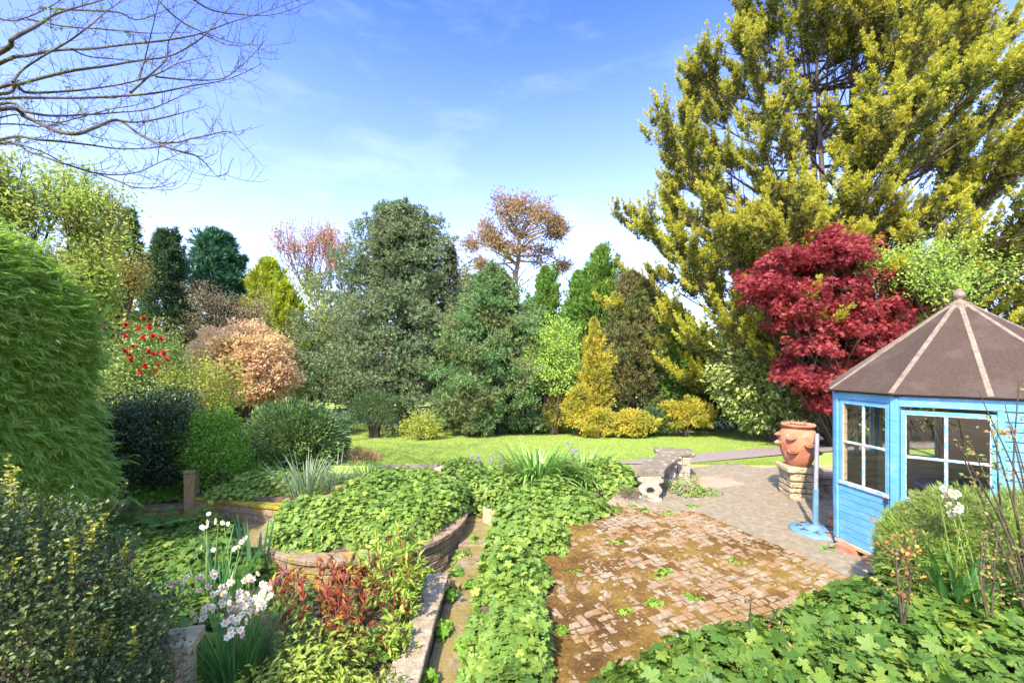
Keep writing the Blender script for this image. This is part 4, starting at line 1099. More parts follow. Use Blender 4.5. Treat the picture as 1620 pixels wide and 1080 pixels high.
M['darkcon'] = leafmat('dark_conifer', [(0.03, 0.075, 0.03), (0.055, 0.12, 0.04), (0.09, 0.16, 0.045)], 0.2, 0.65, 0.8, (0.10, 0.13, 0.03), 0.5)
M['pine'] = leafmat('pine_needles', [(0.025, 0.09, 0.04), (0.05, 0.15, 0.06), (0.09, 0.21, 0.085)], 0.2, 0.6)
M['colgreen'] = leafmat('column_conifer', [(0.06, 0.16, 0.02), (0.11, 0.24, 0.03), (0.18, 0.31, 0.04)], 0.25, 0.65, 1.0, (0.17, 0.24, 0.03), 0.5)
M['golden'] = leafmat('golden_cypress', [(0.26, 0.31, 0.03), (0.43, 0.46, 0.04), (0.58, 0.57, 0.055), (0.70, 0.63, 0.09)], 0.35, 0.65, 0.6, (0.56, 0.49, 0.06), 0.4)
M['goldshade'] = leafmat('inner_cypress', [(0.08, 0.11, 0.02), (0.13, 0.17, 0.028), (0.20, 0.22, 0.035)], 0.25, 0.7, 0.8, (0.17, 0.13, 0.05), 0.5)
M['goldthuja'] = leafmat('golden_thuja', [(0.36, 0.34, 0.03), (0.54, 0.46, 0.05), (0.66, 0.52, 0.08)], 0.35, 0.6, 1.8, (0.26, 0.29, 0.04), 0.7)
M['brownthuja'] = leafmat('browning_thuja', [(0.10, 0.095, 0.03), (0.18, 0.15, 0.05), (0.25, 0.18, 0.075), (0.16, 0.20, 0.05)], 0.25, 0.75, 0.9, (0.13, 0.19, 0.045), 0.75)
M['maple'] = leafmat('red_maple_leaf', [(0.20, 0.02, 0.025), (0.30, 0.034, 0.042), (0.40, 0.06, 0.065), (0.46, 0.12, 0.11)], 0.45, 0.5, 0.9, (0.26, 0.03, 0.02), 0.5)
M['laurel'] = leafmat('gold_splashed_laurel', [(0.10, 0.19, 0.03), (0.24, 0.32, 0.06), (0.40, 0.44, 0.12), (0.50, 0.50, 0.19)], 0.25, 0.35, 0.8, (0.16, 0.24, 0.04), 0.6, 0.6)
M['lime'] = leafmat('lime_leaf', [(0.24, 0.40, 0.05), (0.36, 0.52, 0.09), (0.45, 0.58, 0.13)], 0.4, 0.5)
M['limetree'] = leafmat('yellow_lime_leaf', [(0.26, 0.41, 0.05), (0.38, 0.53, 0.08), (0.50, 0.56, 0.12)], 0.45, 0.5, 0.6, (0.50, 0.44, 0.13), 0.4)
M['weeping'] = leafmat('yellow_green_willow', [(0.24, 0.32, 0.02), (0.38, 0.44, 0.025), (0.48, 0.52, 0.04)], 0.35, 0.6)
M['olive'] = leafmat('olive_budding', [(0.22, 0.18, 0.04), (0.33, 0.27, 0.06), (0.42, 0.36, 0.08)], 0.3, 0.7, 0.5, (0.27, 0.30, 0.04), 0.5)
M['browntwig'] = leafmat('brown_buds', [(0.22, 0.16, 0.085), (0.33, 0.25, 0.14), (0.40, 0.33, 0.19)], 0.2, 0.8)
M['orange'] = leafmat('orange_buds', [(0.42, 0.18, 0.08), (0.52, 0.27, 0.14), (0.48, 0.33, 0.19)], 0.3, 0.7)
M['euc'] = leafmat('eucalyptus_leaf', [(0.22, 0.15, 0.06), (0.33, 0.22, 0.09), (0.25, 0.22, 0.12)], 0.25, 0.5, 0.3, (0.40, 0.22, 0.09), 0.5)
M['peach'] = leafmat('peach_new_leaf', [(0.60, 0.44, 0.20), (0.74, 0.57, 0.29), (0.76, 0.52, 0.30), (0.62, 0.26, 0.17)], 0.45, 0.6, 0.7, (0.66, 0.54, 0.22), 0.6)
M['ygreen'] = leafmat('yellow_green_leaf', [(0.20, 0.28, 0.03), (0.33, 0.40, 0.05), (0.48, 0.48, 0.09)], 0.35, 0.5, 0.8, (0.40, 0.30, 0.08), 0.4)
M['camgreen'] = leafmat('camellia_leaf', [(0.10, 0.19, 0.04), (0.20, 0.30, 0.05), (0.36, 0.43, 0.10)], 0.3, 0.4, 1.0, (0.30, 0.34, 0.08), 0.5, 0.6)
M['holly'] = leafmat('dark_glossy_leaf', [(0.025, 0.05, 0.018), (0.045, 0.085, 0.026), (0.08, 0.14, 0.04)], 0.2, 0.35, 1.0, None, 0, 0.45)
M['rhodo'] = leafmat('rhododendron_leaf', [(0.05, 0.12, 0.03), (0.09, 0.19, 0.04), (0.17, 0.27, 0.06), (0.34, 0.40, 0.14)], 0.2, 0.4, 1.0, None, 0, 0.55)
M['bright'] = leafmat('bright_green_leaf', [(0.10, 0.26, 0.02), (0.18, 0.36, 0.03), (0.26, 0.42, 0.05)], 0.4, 0.5)
M['fern'] = leafmat('fern_leaf', [(0.10, 0.24, 0.03), (0.18, 0.33, 0.05)], 0.35, 0.5)
M['daff'] = leafmat('daffodil_leaf', [(0.055, 0.17, 0.03), (0.09, 0.24, 0.045), (0.14, 0.30, 0.06)], 0.3, 0.4, spec=0.5)
M['iris'] = leafmat('iris_leaf', [(0.10, 0.22, 0.09), (0.15, 0.30, 0.12)], 0.3, 0.45)
M['grey_strap'] = leafmat('grey_green_strap', [(0.20, 0.28, 0.14), (0.30, 0.38, 0.22), (0.16, 0.28, 0.07)], 0.3, 0.45)
M['lily'] = leafmat('lily_leaf', [(0.13, 0.28, 0.04), (0.20, 0.37, 0.06), (0.36, 0.46, 0.13)], 0.3, 0.4, spec=0.5)
M['nandina'] = leafmat('gold_green_leaf', [(0.20, 0.30, 0.03), (0.33, 0.40, 0.05), (0.44, 0.46, 0.10)], 0.35, 0.45, 3.0, (0.24, 0.32, 0.06), 0.5)
M['peony'] = leafmat('peony_leaf', [(0.14, 0.28, 0.03), (0.27, 0.40, 0.05), (0.42, 0.44, 0.08)], 0.35, 0.4)
M['peonyred'] = leafmat('red_peony_leaf', [(0.18, 0.03, 0.025), (0.32, 0.07, 0.035), (0.42, 0.17, 0.05), (0.46, 0.28, 0.06)], 0.35, 0.4)
M['redstem'] = leafmat('red_stem', [(0.15, 0.025, 0.02), (0.28, 0.07, 0.03)], 0.0, 0.5)
M['rosemary'] = leafmat('needle_bush', [(0.17, 0.30, 0.045), (0.28, 0.42, 0.065), (0.40, 0.50, 0.10)], 0.35, 0.6, 2.6, (0.26, 0.24, 0.11), 0.4)
M['petal'] = leafmat('white_petal', [(0.66, 0.63, 0.50), (0.78, 0.75, 0.62)], 0.25, 0.5)
M['cup'] = leafmat('orange_cup', [(0.80, 0.38, 0.06), (0.88, 0.52, 0.10)], 0.2, 0.5)
M['purple'] = leafmat('purple_petal', [(0.30, 0.14, 0.52), (0.46, 0.24, 0.66)], 0.3, 0.5)
M['magenta'] = leafmat('magenta_petal', [(0.45, 0.03, 0.28), (0.62, 0.08, 0.40)], 0.3, 0.5)
M['redpetal'] = leafmat('red_petal', [(0.36, 0.010, 0.012), (0.52, 0.025, 0.025)], 0.2, 0.45)
M['blueflower'] = leafmat('pale_blue_petal', [(0.35, 0.45, 0.70), (0.48, 0.55, 0.78)], 0.3, 0.5)
M['heather'] = leafmat('rusty_low_hedge', [(0.28, 0.14, 0.06), (0.42, 0.22, 0.10), (0.36, 0.26, 0.10)], 0.2, 0.7)
M['ivy'] = leafmat('ivy_leaf', [(0.02, 0.055, 0.02), (0.045, 0.10, 0.035)], 0.1, 0.35, spec=0.6)
M['rust'] = leafmat('rusty_young_leaf', [(0.36, 0.13, 0.04), (0.50, 0.24, 0.06), (0.34, 0.30, 0.07)], 0.3, 0.5)

# ------------------------------------------------------------------ trees and big shrubs beyond the lawn
cone = lambda a, b=1.0: (lambda t: (1 - t) ** a * b + 0.03)
def spindle(t): return max(0.04, math.sin(PI * min(1, 0.28 + 0.72 * t)) ** 0.8)
conifer('conifer', 'tall broad blue green conifer with a dark ivy covered trunk', 'tree', 634, 328, 17.5, 5.3,
        lambda t: float(np.interp(t, [0, 0.12, 0.3, 0.45, 0.6, 0.75, 0.9, 1], [1.05, 1.12, 0.98, 0.78, 0.58, 0.46, 0.28, 0.03])), M['bluecon'], rg(101), 480, 99, 0.14, 0.06, (-0.16, 0.45), 'bark_dark', 0.27, TUFT5, 0.24, 0.25, jag=0.45, lumpk=0.42, leanx=-0.2, clump=0.38, asym=0.30, tupw=0.2, front=0.45)
conifer('conifer', 'bushy green pyramid shaped conifer right of the tall blue green one', 'tree', 780, 428, 16.2, 3.5,
        lambda t: float(np.interp(t, [0, 0.25, 0.5, 0.8, 1], [1.0, 0.98, 0.70, 0.30, 0.03])), M['greencon'], rg(102), 340, 90, 0.135, 0.03, (0.10, 0.7), 'bark_dark', 0.2, TUFT5, 0.26, 0.35, lumpk=0.4, jag=0.36, front=0.3, clump=0.32)
conifer('conifer', 'dark narrow conifer standing left of the round green pine', 'tree', 261, 372, 19, 1.9, cone(0.75), M['darkcon'], rg(103), 150, 36, 0.24, 0.05, (-0.2, 0.6), tr=0.18, clump=0.36)
conifer('pine_tree', 'deep green bushy pine with a rounded crown on the far left', 'tree', 350, 385, 22, 2.7,
        lambda t: float(np.interp(t, [0, 0.3, 0.5, 0.8, 1], [0.9, 1, 0.85, 0.5, 0.15])), M['pine'], rg(104), 150, 45, 0.30, 0.2, (0.1, 1.0), tr=0.22, lumpk=0.45, clump=0.5)
conifer('conifer', 'dark conifer tip showing behind the olive brown trees', 'tree', 205, 335, 26, 2.2, cone(0.8), M['darkcon'], rg(105), 120, 24, 0.36, 0.1, (-0.2, 0.5), tr=0.18)
conifer('columnar_conifer', 'slim bright green columnar conifer below the brown crowned tree', 'tree', 862, 428, 21, 1.9, spindle, M['colgreen'], rg(106), 220, 30, 0.22, 0.02, (0.8, 1.3), tr=0.12, inner=0.35, lumpk=0.4, jag=0.35)
conifer('columnar_conifer', 'tall green columnar conifer behind the golden cypress boughs', 'tree', 948, 398, 19.5, 2.3, spindle, M['colgreen'], rg(107), 240, 32, 0.22, 0.02, (0.8, 1.3), tr=0.12, inner=0.35, lumpk=0.45, jag=0.35)
conifer('columnar_conifer', 'shorter green columnar conifer beside the lime green bush', 'tree', 915, 436, 20.0, 1.9, spindle, M['colgreen'], rg(108), 220, 30, 0.22, 0.02, (0.8, 1.3), tr=0.12, inner=0.35, lumpk=0.45, jag=0.35)
conifer('browning_thuja', 'large browning conifer hedge tree behind the golden bushes', 'tree', 1000, 440, 17.2, 2.1, spindle, M['brownthuja'], rg(109), 260, 40, 0.20, 0.02, (0.7, 1.2), tr=0.16, inner=0.35)
conifer('columnar_conifer', 'shaded dark green conifer under the lowest cypress boughs', 'tree', 1078, 505, 16.6, 1.5, spindle, M['colgreen'], rg(110), 160, 30, 0.2, 0.02, (0.8, 1.25), tr=0.12, inner=0.35)
conifer('dead_conifer', 'dead rusty brown trunk and twigs at the side of the blue green conifer', 'tree', 712, 388, 18.6, 0.55, spindle, leafmat('dead_twigs', [(0.18, 0.08, 0.045), (0.28, 0.14, 0.08)], 0.1), rg(111), 120, 18, 0.26, 0.05, (-0.6, 0.4), tr=0.14)

twigtree('budding_tree', 'tall orange budding tree behind the blue green conifer', 'tree', 508, 306, 28, 200, M['orange'], rg(121), 5, 'twig', 0.2, 0.16, 16, (3, 4), 0.8, 0.3, 0.6, QUAD, clump=0.5, minr=0.012)
# open crowned gum: limbs drawn out to separate tufts
r = rg(122); eD = 30.0; eb = np.array([at(812, 500, eD)[0], eD, float(gz(0, eD))]); eu = thing('eucalyptus', 'tall open tree with brown tufted crown and thin bare limbs', 'tree', eb)
g = G(); w = G(); fork = at(815, 430, eD); fork2 = at(822, 376, eD + 0.3); tube(w, curve([fork - [0, 0, 0.4], (fork + fork2) / 2 + [0.12, 0, 0], fork2], 6), np.linspace(0.19, 0.11, 6), 7); tube(w, curve([eb - [0, 0, 0.2], (eb + fork) / 2 + [0.15, 0, 0], fork], 8), np.linspace(0.26, 0.2, 8), 8)
for px, py, wd in ((810, 322, 58), (838, 326, 56), (818, 350, 60), (870, 342, 50), (852, 352, 46), (880, 368, 26), (766, 366, 44), (753, 384, 26), (818, 388, 46), (856, 398, 38), (792, 398, 30), (896, 415, 24), (800, 336, 40), (775, 380, 26), (880, 350, 30), (760, 420, 16)):
    for q in range(2):
        c = at(px + r.normal() * 5, py + r.normal() * 4, eD + r.normal() * 1.2); hw = wd / 2 / FOC * eD
        cc = blob(g, c, (hw, hw, hw * 0.7), 14, 0.5, 26, 0.30, r, NARROW, shell=0.2, up=0.1, out=0.4, lump=0.5, low=-1.1)
        fk = fork2 if py < 362 else fork + (fork2 - fork) * r.uniform(0, 0.8); md = fk * 0.5 + c * 0.5 + np.array([r.normal() * 0.35, r.normal() * 0.3, r.uniform(-0.1, 0.5)]); lb = curve([fk - [0, 0, 0.1], md, c], 9); tube(w, lb, np.linspace(0.08, 0.025, 9), 5)
        for t in cc[:6]: tube(w, curve([c - (c - md) * 0.3, (c + t) / 2, t], 5), np.linspace(0.035, 0.012, 5), 4)
for px, py in ((770, 470), (850, 440), (760, 450), (880, 450), (840, 470)):
    t = at(px, py - 30, eD); f0 = at(813, py + 10, eD); tube(w, curve([f0, (f0 + t) / 2 + [0, 0, 0.2], t], 6), np.linspace(0.05, 0.012, 6), 4)
g.build('crown', M['euc'], eu); w.build('trunk', M['bark_tan'], eu, True)
twigtree('budding_tree', 'pale yellow budding tree far behind the dead conifer trunk', 'tree', 740, 405, 36, 110, M['olive'], rg(123), 4, 'twig', 0.2, 0.3, 12, (3, 4), 0.7, 0.3, 0.7, QUAD, clump=0.9)
conifer('yellow_green_tree', 'upright yellow green tree with fine ascending shoots', 'tree', 425, 418, 22, 2.4, spindle, M['weeping'], rg(124), 300, 34, 0.34, 0.05, (0.8, 1.4), 'twig', 0.14, FLATT, 0.16, 0.4)
conifer('yellow_green_tree', 'shorter lime green upright bush leaning by the peach shrub', 'tree', 450, 455, 19, 1.9, spindle, M['weeping'], rg(125), 260, 32, 0.3, 0.05, (0.8, 1.4), 'twig', 0.14, FLATT, 0.16, 0.4)
twigtree('budding_tree', 'olive brown twiggy tree at the far left edge of the wood', 'tree', 160, 285, 15, 210, M['olive'], rg(126), 5, 'twig', 0.2, 0.10, 26, (3, 4), 0.7, 0.28, 0.75, QUAD, clump=0.4)
twigtree('budding_tree', 'lower olive tree with ochre twigs beside the dark narrow conifer', 'tree', 205, 372, 13.5, 160, M['olive'], rg(127), 5, 'twig', 0.15, 0.09, 26, (3, 4), 0.6, 0.25, 0.85, QUAD, clump=0.35)
twigtree('bare_shrub', 'grey brown twiggy shrub in front of the dark conifers', 'shrub', 315, 435, 15.5, 210, M['browntwig'], rg(128), 5, 'twig', 0.12, 0.06, 16, (3, 4), 0.2, 0.22, 1.1, QUAD, clump=0.25)
twigtree('bare_shrub', 'pale brown twiggy shrub beside the yellow green upright tree', 'shrub', 395, 470, 16.5, 110, M['browntwig'], rg(129), 5, 'twig', 0.1, 0.06, 8, (3, 4), 0.3, 0.22, 1.0, QUAD, clump=0.25)
twigtree('lime_tree', 'light tree with fresh lime leaves rising above the feathery hedge', 'tree', 28, 245, 9.5, 240, M['limetree'], rg(130), 5, 'twig', 0.1, 0.10, 24, (3, 4), 0.8, 0.25, 0.7, LEAF, clump=0.35)
twigtree('lime_tree', 'smaller tree with yellow young leaves beside the feathery hedge top', 'tree', 95, 375, 9.5, 110, M['limetree'], rg(131), 5, 'twig', 0.07, 0.09, 24, (3, 4), 0.6, 0.25, 0.8, LEAF, clump=0.3)

shrub('camellia', 'tall shrub with red camellia blooms next to the feathery hedge', 'shrub', 238, 512, 700, 130, 10.0, M['camgreen'], rg(141), 0.075, 230, 34, 0.26, LEAF, lump=0.4)
shrub('pieris', 'wide shrub covered in peach and pink young leaves', 'shrub', 385, 516, 668, 172, 13.0, M['peach'], rg(142), 0.12, 460, 46, 0.26, LEAF, lump=0.35)
shrub('yellow_green_shrub', 'airy yellow green shrub between the camellia and the dark holly', 'shrub', 310, 568, 680, 130, 9.3, M['ygreen'], rg(143), 0.065, 150, 26, 0.24, LEAF, lump=0.4, shell=0.4)
shrub('holly_bush', 'dark glossy green bush in the shade of the hedge', 'shrub', 248, 612, 775, 165, 7.6, M['holly'], rg(144), 0.06, 330, 44, 0.24, LEAF, lump=0.3, low=-1.1)
shrub('green_shrub', 'bright green leafy shrub below the yellow green one', 'shrub', 335, 640, 775, 110, 7.5, M['bright'], rg(145), 0.05, 210, 34, 0.18, LEAF, lump=0.35, low=-1.1)
shrub('rhododendron', 'rounded dome of dark green rhododendron leaves at the lawn edge', 'shrub', 466, 632, 775, 170, 9.0, M['rhodo'], rg(146), 0.10, 700, 26, 0.14, [t_leaf(0.32)], lump=0.12, out=1.3, jit=0.5, up=0.2)
g = G(); r = rg(147)
cam_c = at(232, 585, 9.7); fl = []
base_m = None
for i, (px, py) in enumerate(((200, 513), (229, 503), (237, 517), (227, 533), (243, 532), (212, 547), (207, 568), (237, 555), (245, 560), (258, 558), (265, 567), (230, 579), (200, 555), (199, 531), (220, 520), (246, 588), (256, 535), (222, 588), (207, 562), (252, 577))):
    p = at(px, py, 9.05 + r.uniform(-0.1, 0.2)); g = G(); n = 16
    d = rdir(r, n) ; d[:, 1] -= 0.5
    scatter(g, *ROUND[0], np.repeat(p[None], n, 0), frames(d, d + r.normal(size=d.shape) * 0.3), r.uniform(0.055, 0.09, n))
    o = g.build('flower', M['redpetal'], bpy.data.objects['camellia'])
tp = thing('topiary_tree', 'small mushroom shaped dark green tree with thick short trunk on the lawn', 'tree', (*at(593, 650, 14.2)[:2], float(gz(-4.8, 14.2))))
g = G(); c = at(592, 647, 14.2)
blob(g, c, (0.82, 0.8, 0.54), 260, 0.16, 34, 0.075, rg(148), NARROW, lump=0.15, out=0.9); g.build('crown', M['darkcon'], tp)
g = G(); b = np.array(tp.location)
for dx, tx in ((-0.06, -0.30), (0.04, 0.30), (0.0, 0.02)): tube(g, curve([b + [dx * 1.2, 0, -0.1], b + [dx * 1.8, 0, 0.3], b + [tx, 0, 0.75]], 8), np.linspace(0.15, 0.07, 8), 9)
g.build('trunk', M['bark_dark'], tp, True)
# ivy round the big conifer's trunk
it = bpy.data.objects['conifer']; b = np.array(it.location); r = rg(149); n = 2200
zz = r.uniform(0, 4.6, n); a = r.uniform(0, 2 * PI, n); P = b + np.stack([0.32 * np.cos(a), 0.32 * np.sin(a), zz], -1) * np.array([1, 1, 1]) + r.normal(size=(n, 3)) * 0.05
g = G(); dn = np.stack([np.cos(a), np.sin(a), 0 * a], -1); multi(g, LEAF, P, frames(r.normal(size=(n, 3)) + [0, 0, -0.6], dn + r.normal(size=(n, 3)) * 0.4), r.uniform(0.08, 0.15, n), r)
o = g.build('ivy', M['ivy']); tag(o, 'ivy climbing the trunk of the tall blue green conifer', 'ivy')

shrub('golden_shrub', 'small yellow green shrub beside the topiary tree', 'shrub', 668, 655, 698, 62, 13.6, M['ygreen'], rg(151), 0.07, 90, 24, 0.16, LEAF)
shrub('juniper', 'grey green juniper at the foot of the pyramid conifer', 'shrub', 740, 596, 690, 110, 14.6, M['greencon'], rg(152), 0.16, 130, 26, 0.25, TUFT, lump=0.4)
shrub('juniper', 'low dark juniper spreading right of the pyramid conifer foot', 'shrub', 815, 640, 682, 90, 15.4, M['darkcon'], rg(153), 0.16, 90, 22, 0.25, TUFT, lump=0.4)
shrub('lime_bush', 'round lime green leafy bush between the conifers', 'shrub', 876, 506, 640, 96, 15.2, M['lime'], rg(154), 0.10, 210, 26, 0.26, LEAF, lump=0.35)
conifer('golden_conifer', 'golden yellow pointed conifer in front of the brown one', 'tree', 940, 508, 14.8, 0.75, spindle, M['goldthuja'], rg(155), 170, 30, 0.15, 0.02, (0.7, 1.3), 'bark', 0.07, FLATT, 0.2, 0.4, lumpk=0.5, jag=0.45)
for i, (px, top, bot, wd, D, lb) in enumerate(((882, 630, 680, 44, 15.4, 'leftmost little golden bush near the lime bush'), (917, 612, 684, 52, 14.6, 'upright golden bush at the foot of the golden conifer'), (948, 648, 690, 62, 14.3, 'round golden bush on the lawn edge'), (1000, 650, 690, 76, 14.2, 'straw coloured golden bush with bare patches'), (1083, 630, 684, 92, 14.6, 'golden bush under the dark conifer'))):
    shrub('golden_bush', lb, 'shrub', px, top, bot, wd, D, M['goldthuja'], rg(160 + i), 0.12, 110, 24, 0.15, FLATT, group='golden bushes along the lawn edge', lump=0.55)
shrub('green_shrub', 'dark green low bush between the golden bushes', 'shrub', 1042, 645, 690, 60, 14.8, M['darkcon'], rg(166), 0.12, 80, 22, 0.18, FLATT)
shrub('laurel', 'large gold splashed laurel in front of the red maple', 'shrub', 1222, 480, 698, 186, 13.0, M['laurel'], rg(167), 0.16, 560, 26, 0.30, LEAF, lump=0.28, out=0.9, low=-1.1)
shrub('laurel', 'low dark laurel behind the terracotta pot', 'shrub', 1300, 600, 700, 100, 12.2, M['camgreen'], rg(168), 0.15, 160, 24, 0.3, LEAF)

# red japanese maple: layered pads of small leaves
r = rg(170); c0 = at(1325, 520, 11.5); mp_ = thing('japanese_maple', 'dark red japanese maple with layered spreading boughs', 'tree', (c0[0], c0[1], float(gz(c0[0], 11.5))))
g = G(); tips = []
pads = [(1285, 392, 60), (1330, 405, 90), (1250, 415, 70), (1395, 420, 80), (1215, 450, 60), (1290, 440, 110), (1370, 450, 90), (1430, 420, 50), (1440, 455, 60), (1255, 480, 90), (1330, 480, 110), (1400, 490, 80), (1240, 520, 60), (1300, 520, 110), (1375, 525, 80), (1275, 555, 90), (1340, 560, 90), (1290, 595, 80), (1305, 628, 45), (1410, 540, 60), (1205, 462, 40), (1450, 480, 50), (1310, 385, 40), (1360, 400, 50), (1255, 585, 40)]
for px, py, w in pads:
    for q in range(3):
        c = at(px + r.normal() * 12, py + r.normal() * 10, 11.3 + r.uniform(-1.4, 1.6)); hw = w / 2 / FOC * 11.5
        cc = blob(g, c, (hw * 1.0, hw * 0.9, 0.24), 30, 0.22, 24, 0.062, r, [t_palm(5, 3, False, 0.3)], shell=0.1, flat=0.75, up=0.7, out=0.5, lump=0.5, low=-1.1)
        tips += [cc[0], cc[len(cc) // 2]]
g.build('crown', M['maple'], mp_); g = G(); stems(g, np.array(mp_.location) - [0, 0, 0.1], tips, r, 0.04, 6, 0.3, 0.6); g.build('trunk', M['bark_dark'], mp_, True)

twigtree('lime_tree', 'fresh lime green tree rising behind the summerhouse roof', 'tree', 1490, 378, 9.6, 200, M['lime'], rg(171), 5, 'twig', 0.08, 0.075, 30, (3, 4), 0.5, 0.2, 0.9, LEAF, clump=0.4)
twigtree('bare_tree', 'thin bare twiggy tree at the far right behind the roof', 'tree', 1610, 330, 14.5, 260, M['olive'], rg(172), 5, 'twig', 0.12, 0.06, 5, (3, 4), 0.6, 0.2, 0.9, QUAD, clump=0.3)
shrub('green_shrub', 'broad green shrub beyond the summerhouse windows', 'shrub', 1480, 560, 690, 300, 13.5, M['ygreen'], rg(173), 0.13, 330, 24, 0.4, LEAF)
shrub('green_shrub', 'dense dark green shrub behind the right end of the summerhouse', 'shrub', 1640, 520, 690, 240, 12.0, M['camgreen'], rg(174), 0.13, 260, 24, 0.4, LEAF)
# wood behind everything, one mass of distant crowns
r = rg(175); g = G()
for x in np.arange(-75, 95, 3.2):
    D = r.uniform(44, 62); h = r.uniform(5, 8.5) * (0.8 if -12 < x < 6 else 1.0); zg = float(gz(x, D))
    blob(g, (x, D, zg + h * 0.5), (3.2, 3, h * 0.55), 46, 0.9, 26, 0.5, r, QUAD, lump=0.3)
kind(g.build('far_wood', leafmat('far_wood_leaf', [(0.16, 0.19, 0.06), (0.24, 0.26, 0.08), (0.30, 0.25, 0.12)], 0.2, 0.8, 0.12, (0.20, 0.15, 0.09), 0.6)), 'stuff')

shrub('evergreen_shrub', 'shadowy evergreen at the foot of the feathery hedge', 'shrub', 165, 640, 780, 100, 6.7, M['holly'], rg(399), 0.055, 240, 44, 0.22, LEAF, lump=0.3, low=-1.1)
# thicket filling the foot of the wood
for i, (px, top, bot, wd, D, mt, lb) in enumerate((
    (300, 520, 690, 190, 17.0, 'olive', 'olive thicket under the round pine'),
    (490, 440, 680, 130, 20.5, 'weeping', 'yellow green thicket left of the blue green conifer'),
    (560, 450, 640, 140, 23.0, 'olive', 'pale thicket seen beyond the mushroom shaped tree'),
    (735, 520, 670, 130, 21.5, 'olive', 'ochre thicket behind the dead conifer trunk'),
    (850, 560, 680, 120, 19.0, 'darkcon', 'dark thicket behind the lime green bush'),
    (930, 560, 685, 120, 18.4, 'camgreen', 'green thicket behind the golden conifer'),
    (1090, 560, 690, 170, 18.0, 'darkcon', 'dark thicket under the golden cypress'),
    (1180, 520, 690, 160, 18.5, 'goldshade', 'shaded thicket behind the gold splashed laurel'),
    (120, 420, 700, 240, 14.0, 'ygreen', 'yellow green thicket behind the feathery hedge'),
    (1420, 520, 690, 200, 17.0, 'camgreen', 'green thicket behind the red maple'))):
    shrub('thicket', lb, 'thicket', px, top, bot, wd, D, M[mt], rg(400 + i), 0.16, 220, 24, 0.45, LEAF, 'twig', lump=0.35)
# the big golden cypress
r = rg(180); D0 = 15.5; b0 = np.array([at(1322, 600, D0)[0], D0, float(gz(11, D0))])
gc = thing('golden_cypress', 'huge golden cypress with upswept plumes and bare inner branches', 'tree', b0)
w = G(); g = G(); gi = G()
lead = []
for k in range(4):
    a = k / 4 * 2 * PI + 0.4; top = b0 + np.array([math.cos(a) * 1.2, math.sin(a) * 1.0, 17.5 - k * 1.2]); m1 = b0 + np.array([math.cos(a) * 0.5, math.sin(a) * 0.5, 6.0])
    pts = curve([b0 + [0, 0, -0.1], b0 + [math.cos(a) * 0.12, math.sin(a) * 0.12, 2.0], m1, top], 14); tube(w, pts, np.linspace(0.30, 0.04, 14), 9); lead.append(pts)
zt = [1.2, 3.0, 5.0, 7.6, 10, 12, 14, 16, 18, 19.5]; rt = [5.6, 8.0, 8.6, 8.6, 7.6, 6.4, 5.4, 4.2, 2.6, 1.0]
nl = 140; PP = []; DD = []; SS = []; PI_ = []; DI = []
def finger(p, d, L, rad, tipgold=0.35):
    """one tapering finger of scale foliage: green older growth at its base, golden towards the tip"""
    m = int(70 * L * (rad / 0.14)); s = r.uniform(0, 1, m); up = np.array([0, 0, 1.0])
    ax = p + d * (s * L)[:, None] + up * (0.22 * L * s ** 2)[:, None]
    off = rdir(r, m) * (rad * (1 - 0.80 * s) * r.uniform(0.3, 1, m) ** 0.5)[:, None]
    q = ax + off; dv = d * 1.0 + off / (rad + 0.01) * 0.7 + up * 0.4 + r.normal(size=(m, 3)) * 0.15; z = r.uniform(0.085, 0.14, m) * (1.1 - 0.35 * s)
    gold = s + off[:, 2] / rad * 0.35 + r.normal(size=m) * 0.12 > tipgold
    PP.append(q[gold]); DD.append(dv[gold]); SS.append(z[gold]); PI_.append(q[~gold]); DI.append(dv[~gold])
def plume(p, d, L, rad):
    finger(p, d, L, rad)
    sd = norm(np.cross(d, [0, 0, 1.0]))
    for k in range(int(r.integers(2, 5))):
        t = r.uniform(0.1, 0.65); e = norm(d * r.uniform(0.5, 1.0) + sd * r.uniform(-1, 1) + np.array([0, 0, r.uniform(0.1, 0.7)]))
        finger(p + d * L * t, e, L * r.uniform(0.35, 0.6), rad * 0.62)
limbs = [(1.4 + 17.6 * ((i + 0.5) / nl) ** 1.1, i * 2.39996 + r.normal() * 0.2) for i in range(nl)] + [(r.uniform(1.6, 6.5), PI + r.uniform(-0.7, 0.9)) for i in range(18)] + [(r.uniform(5.0, 17.0), -PI / 2 + r.uniform(-0.7, 0.7)) for i in range(20)]
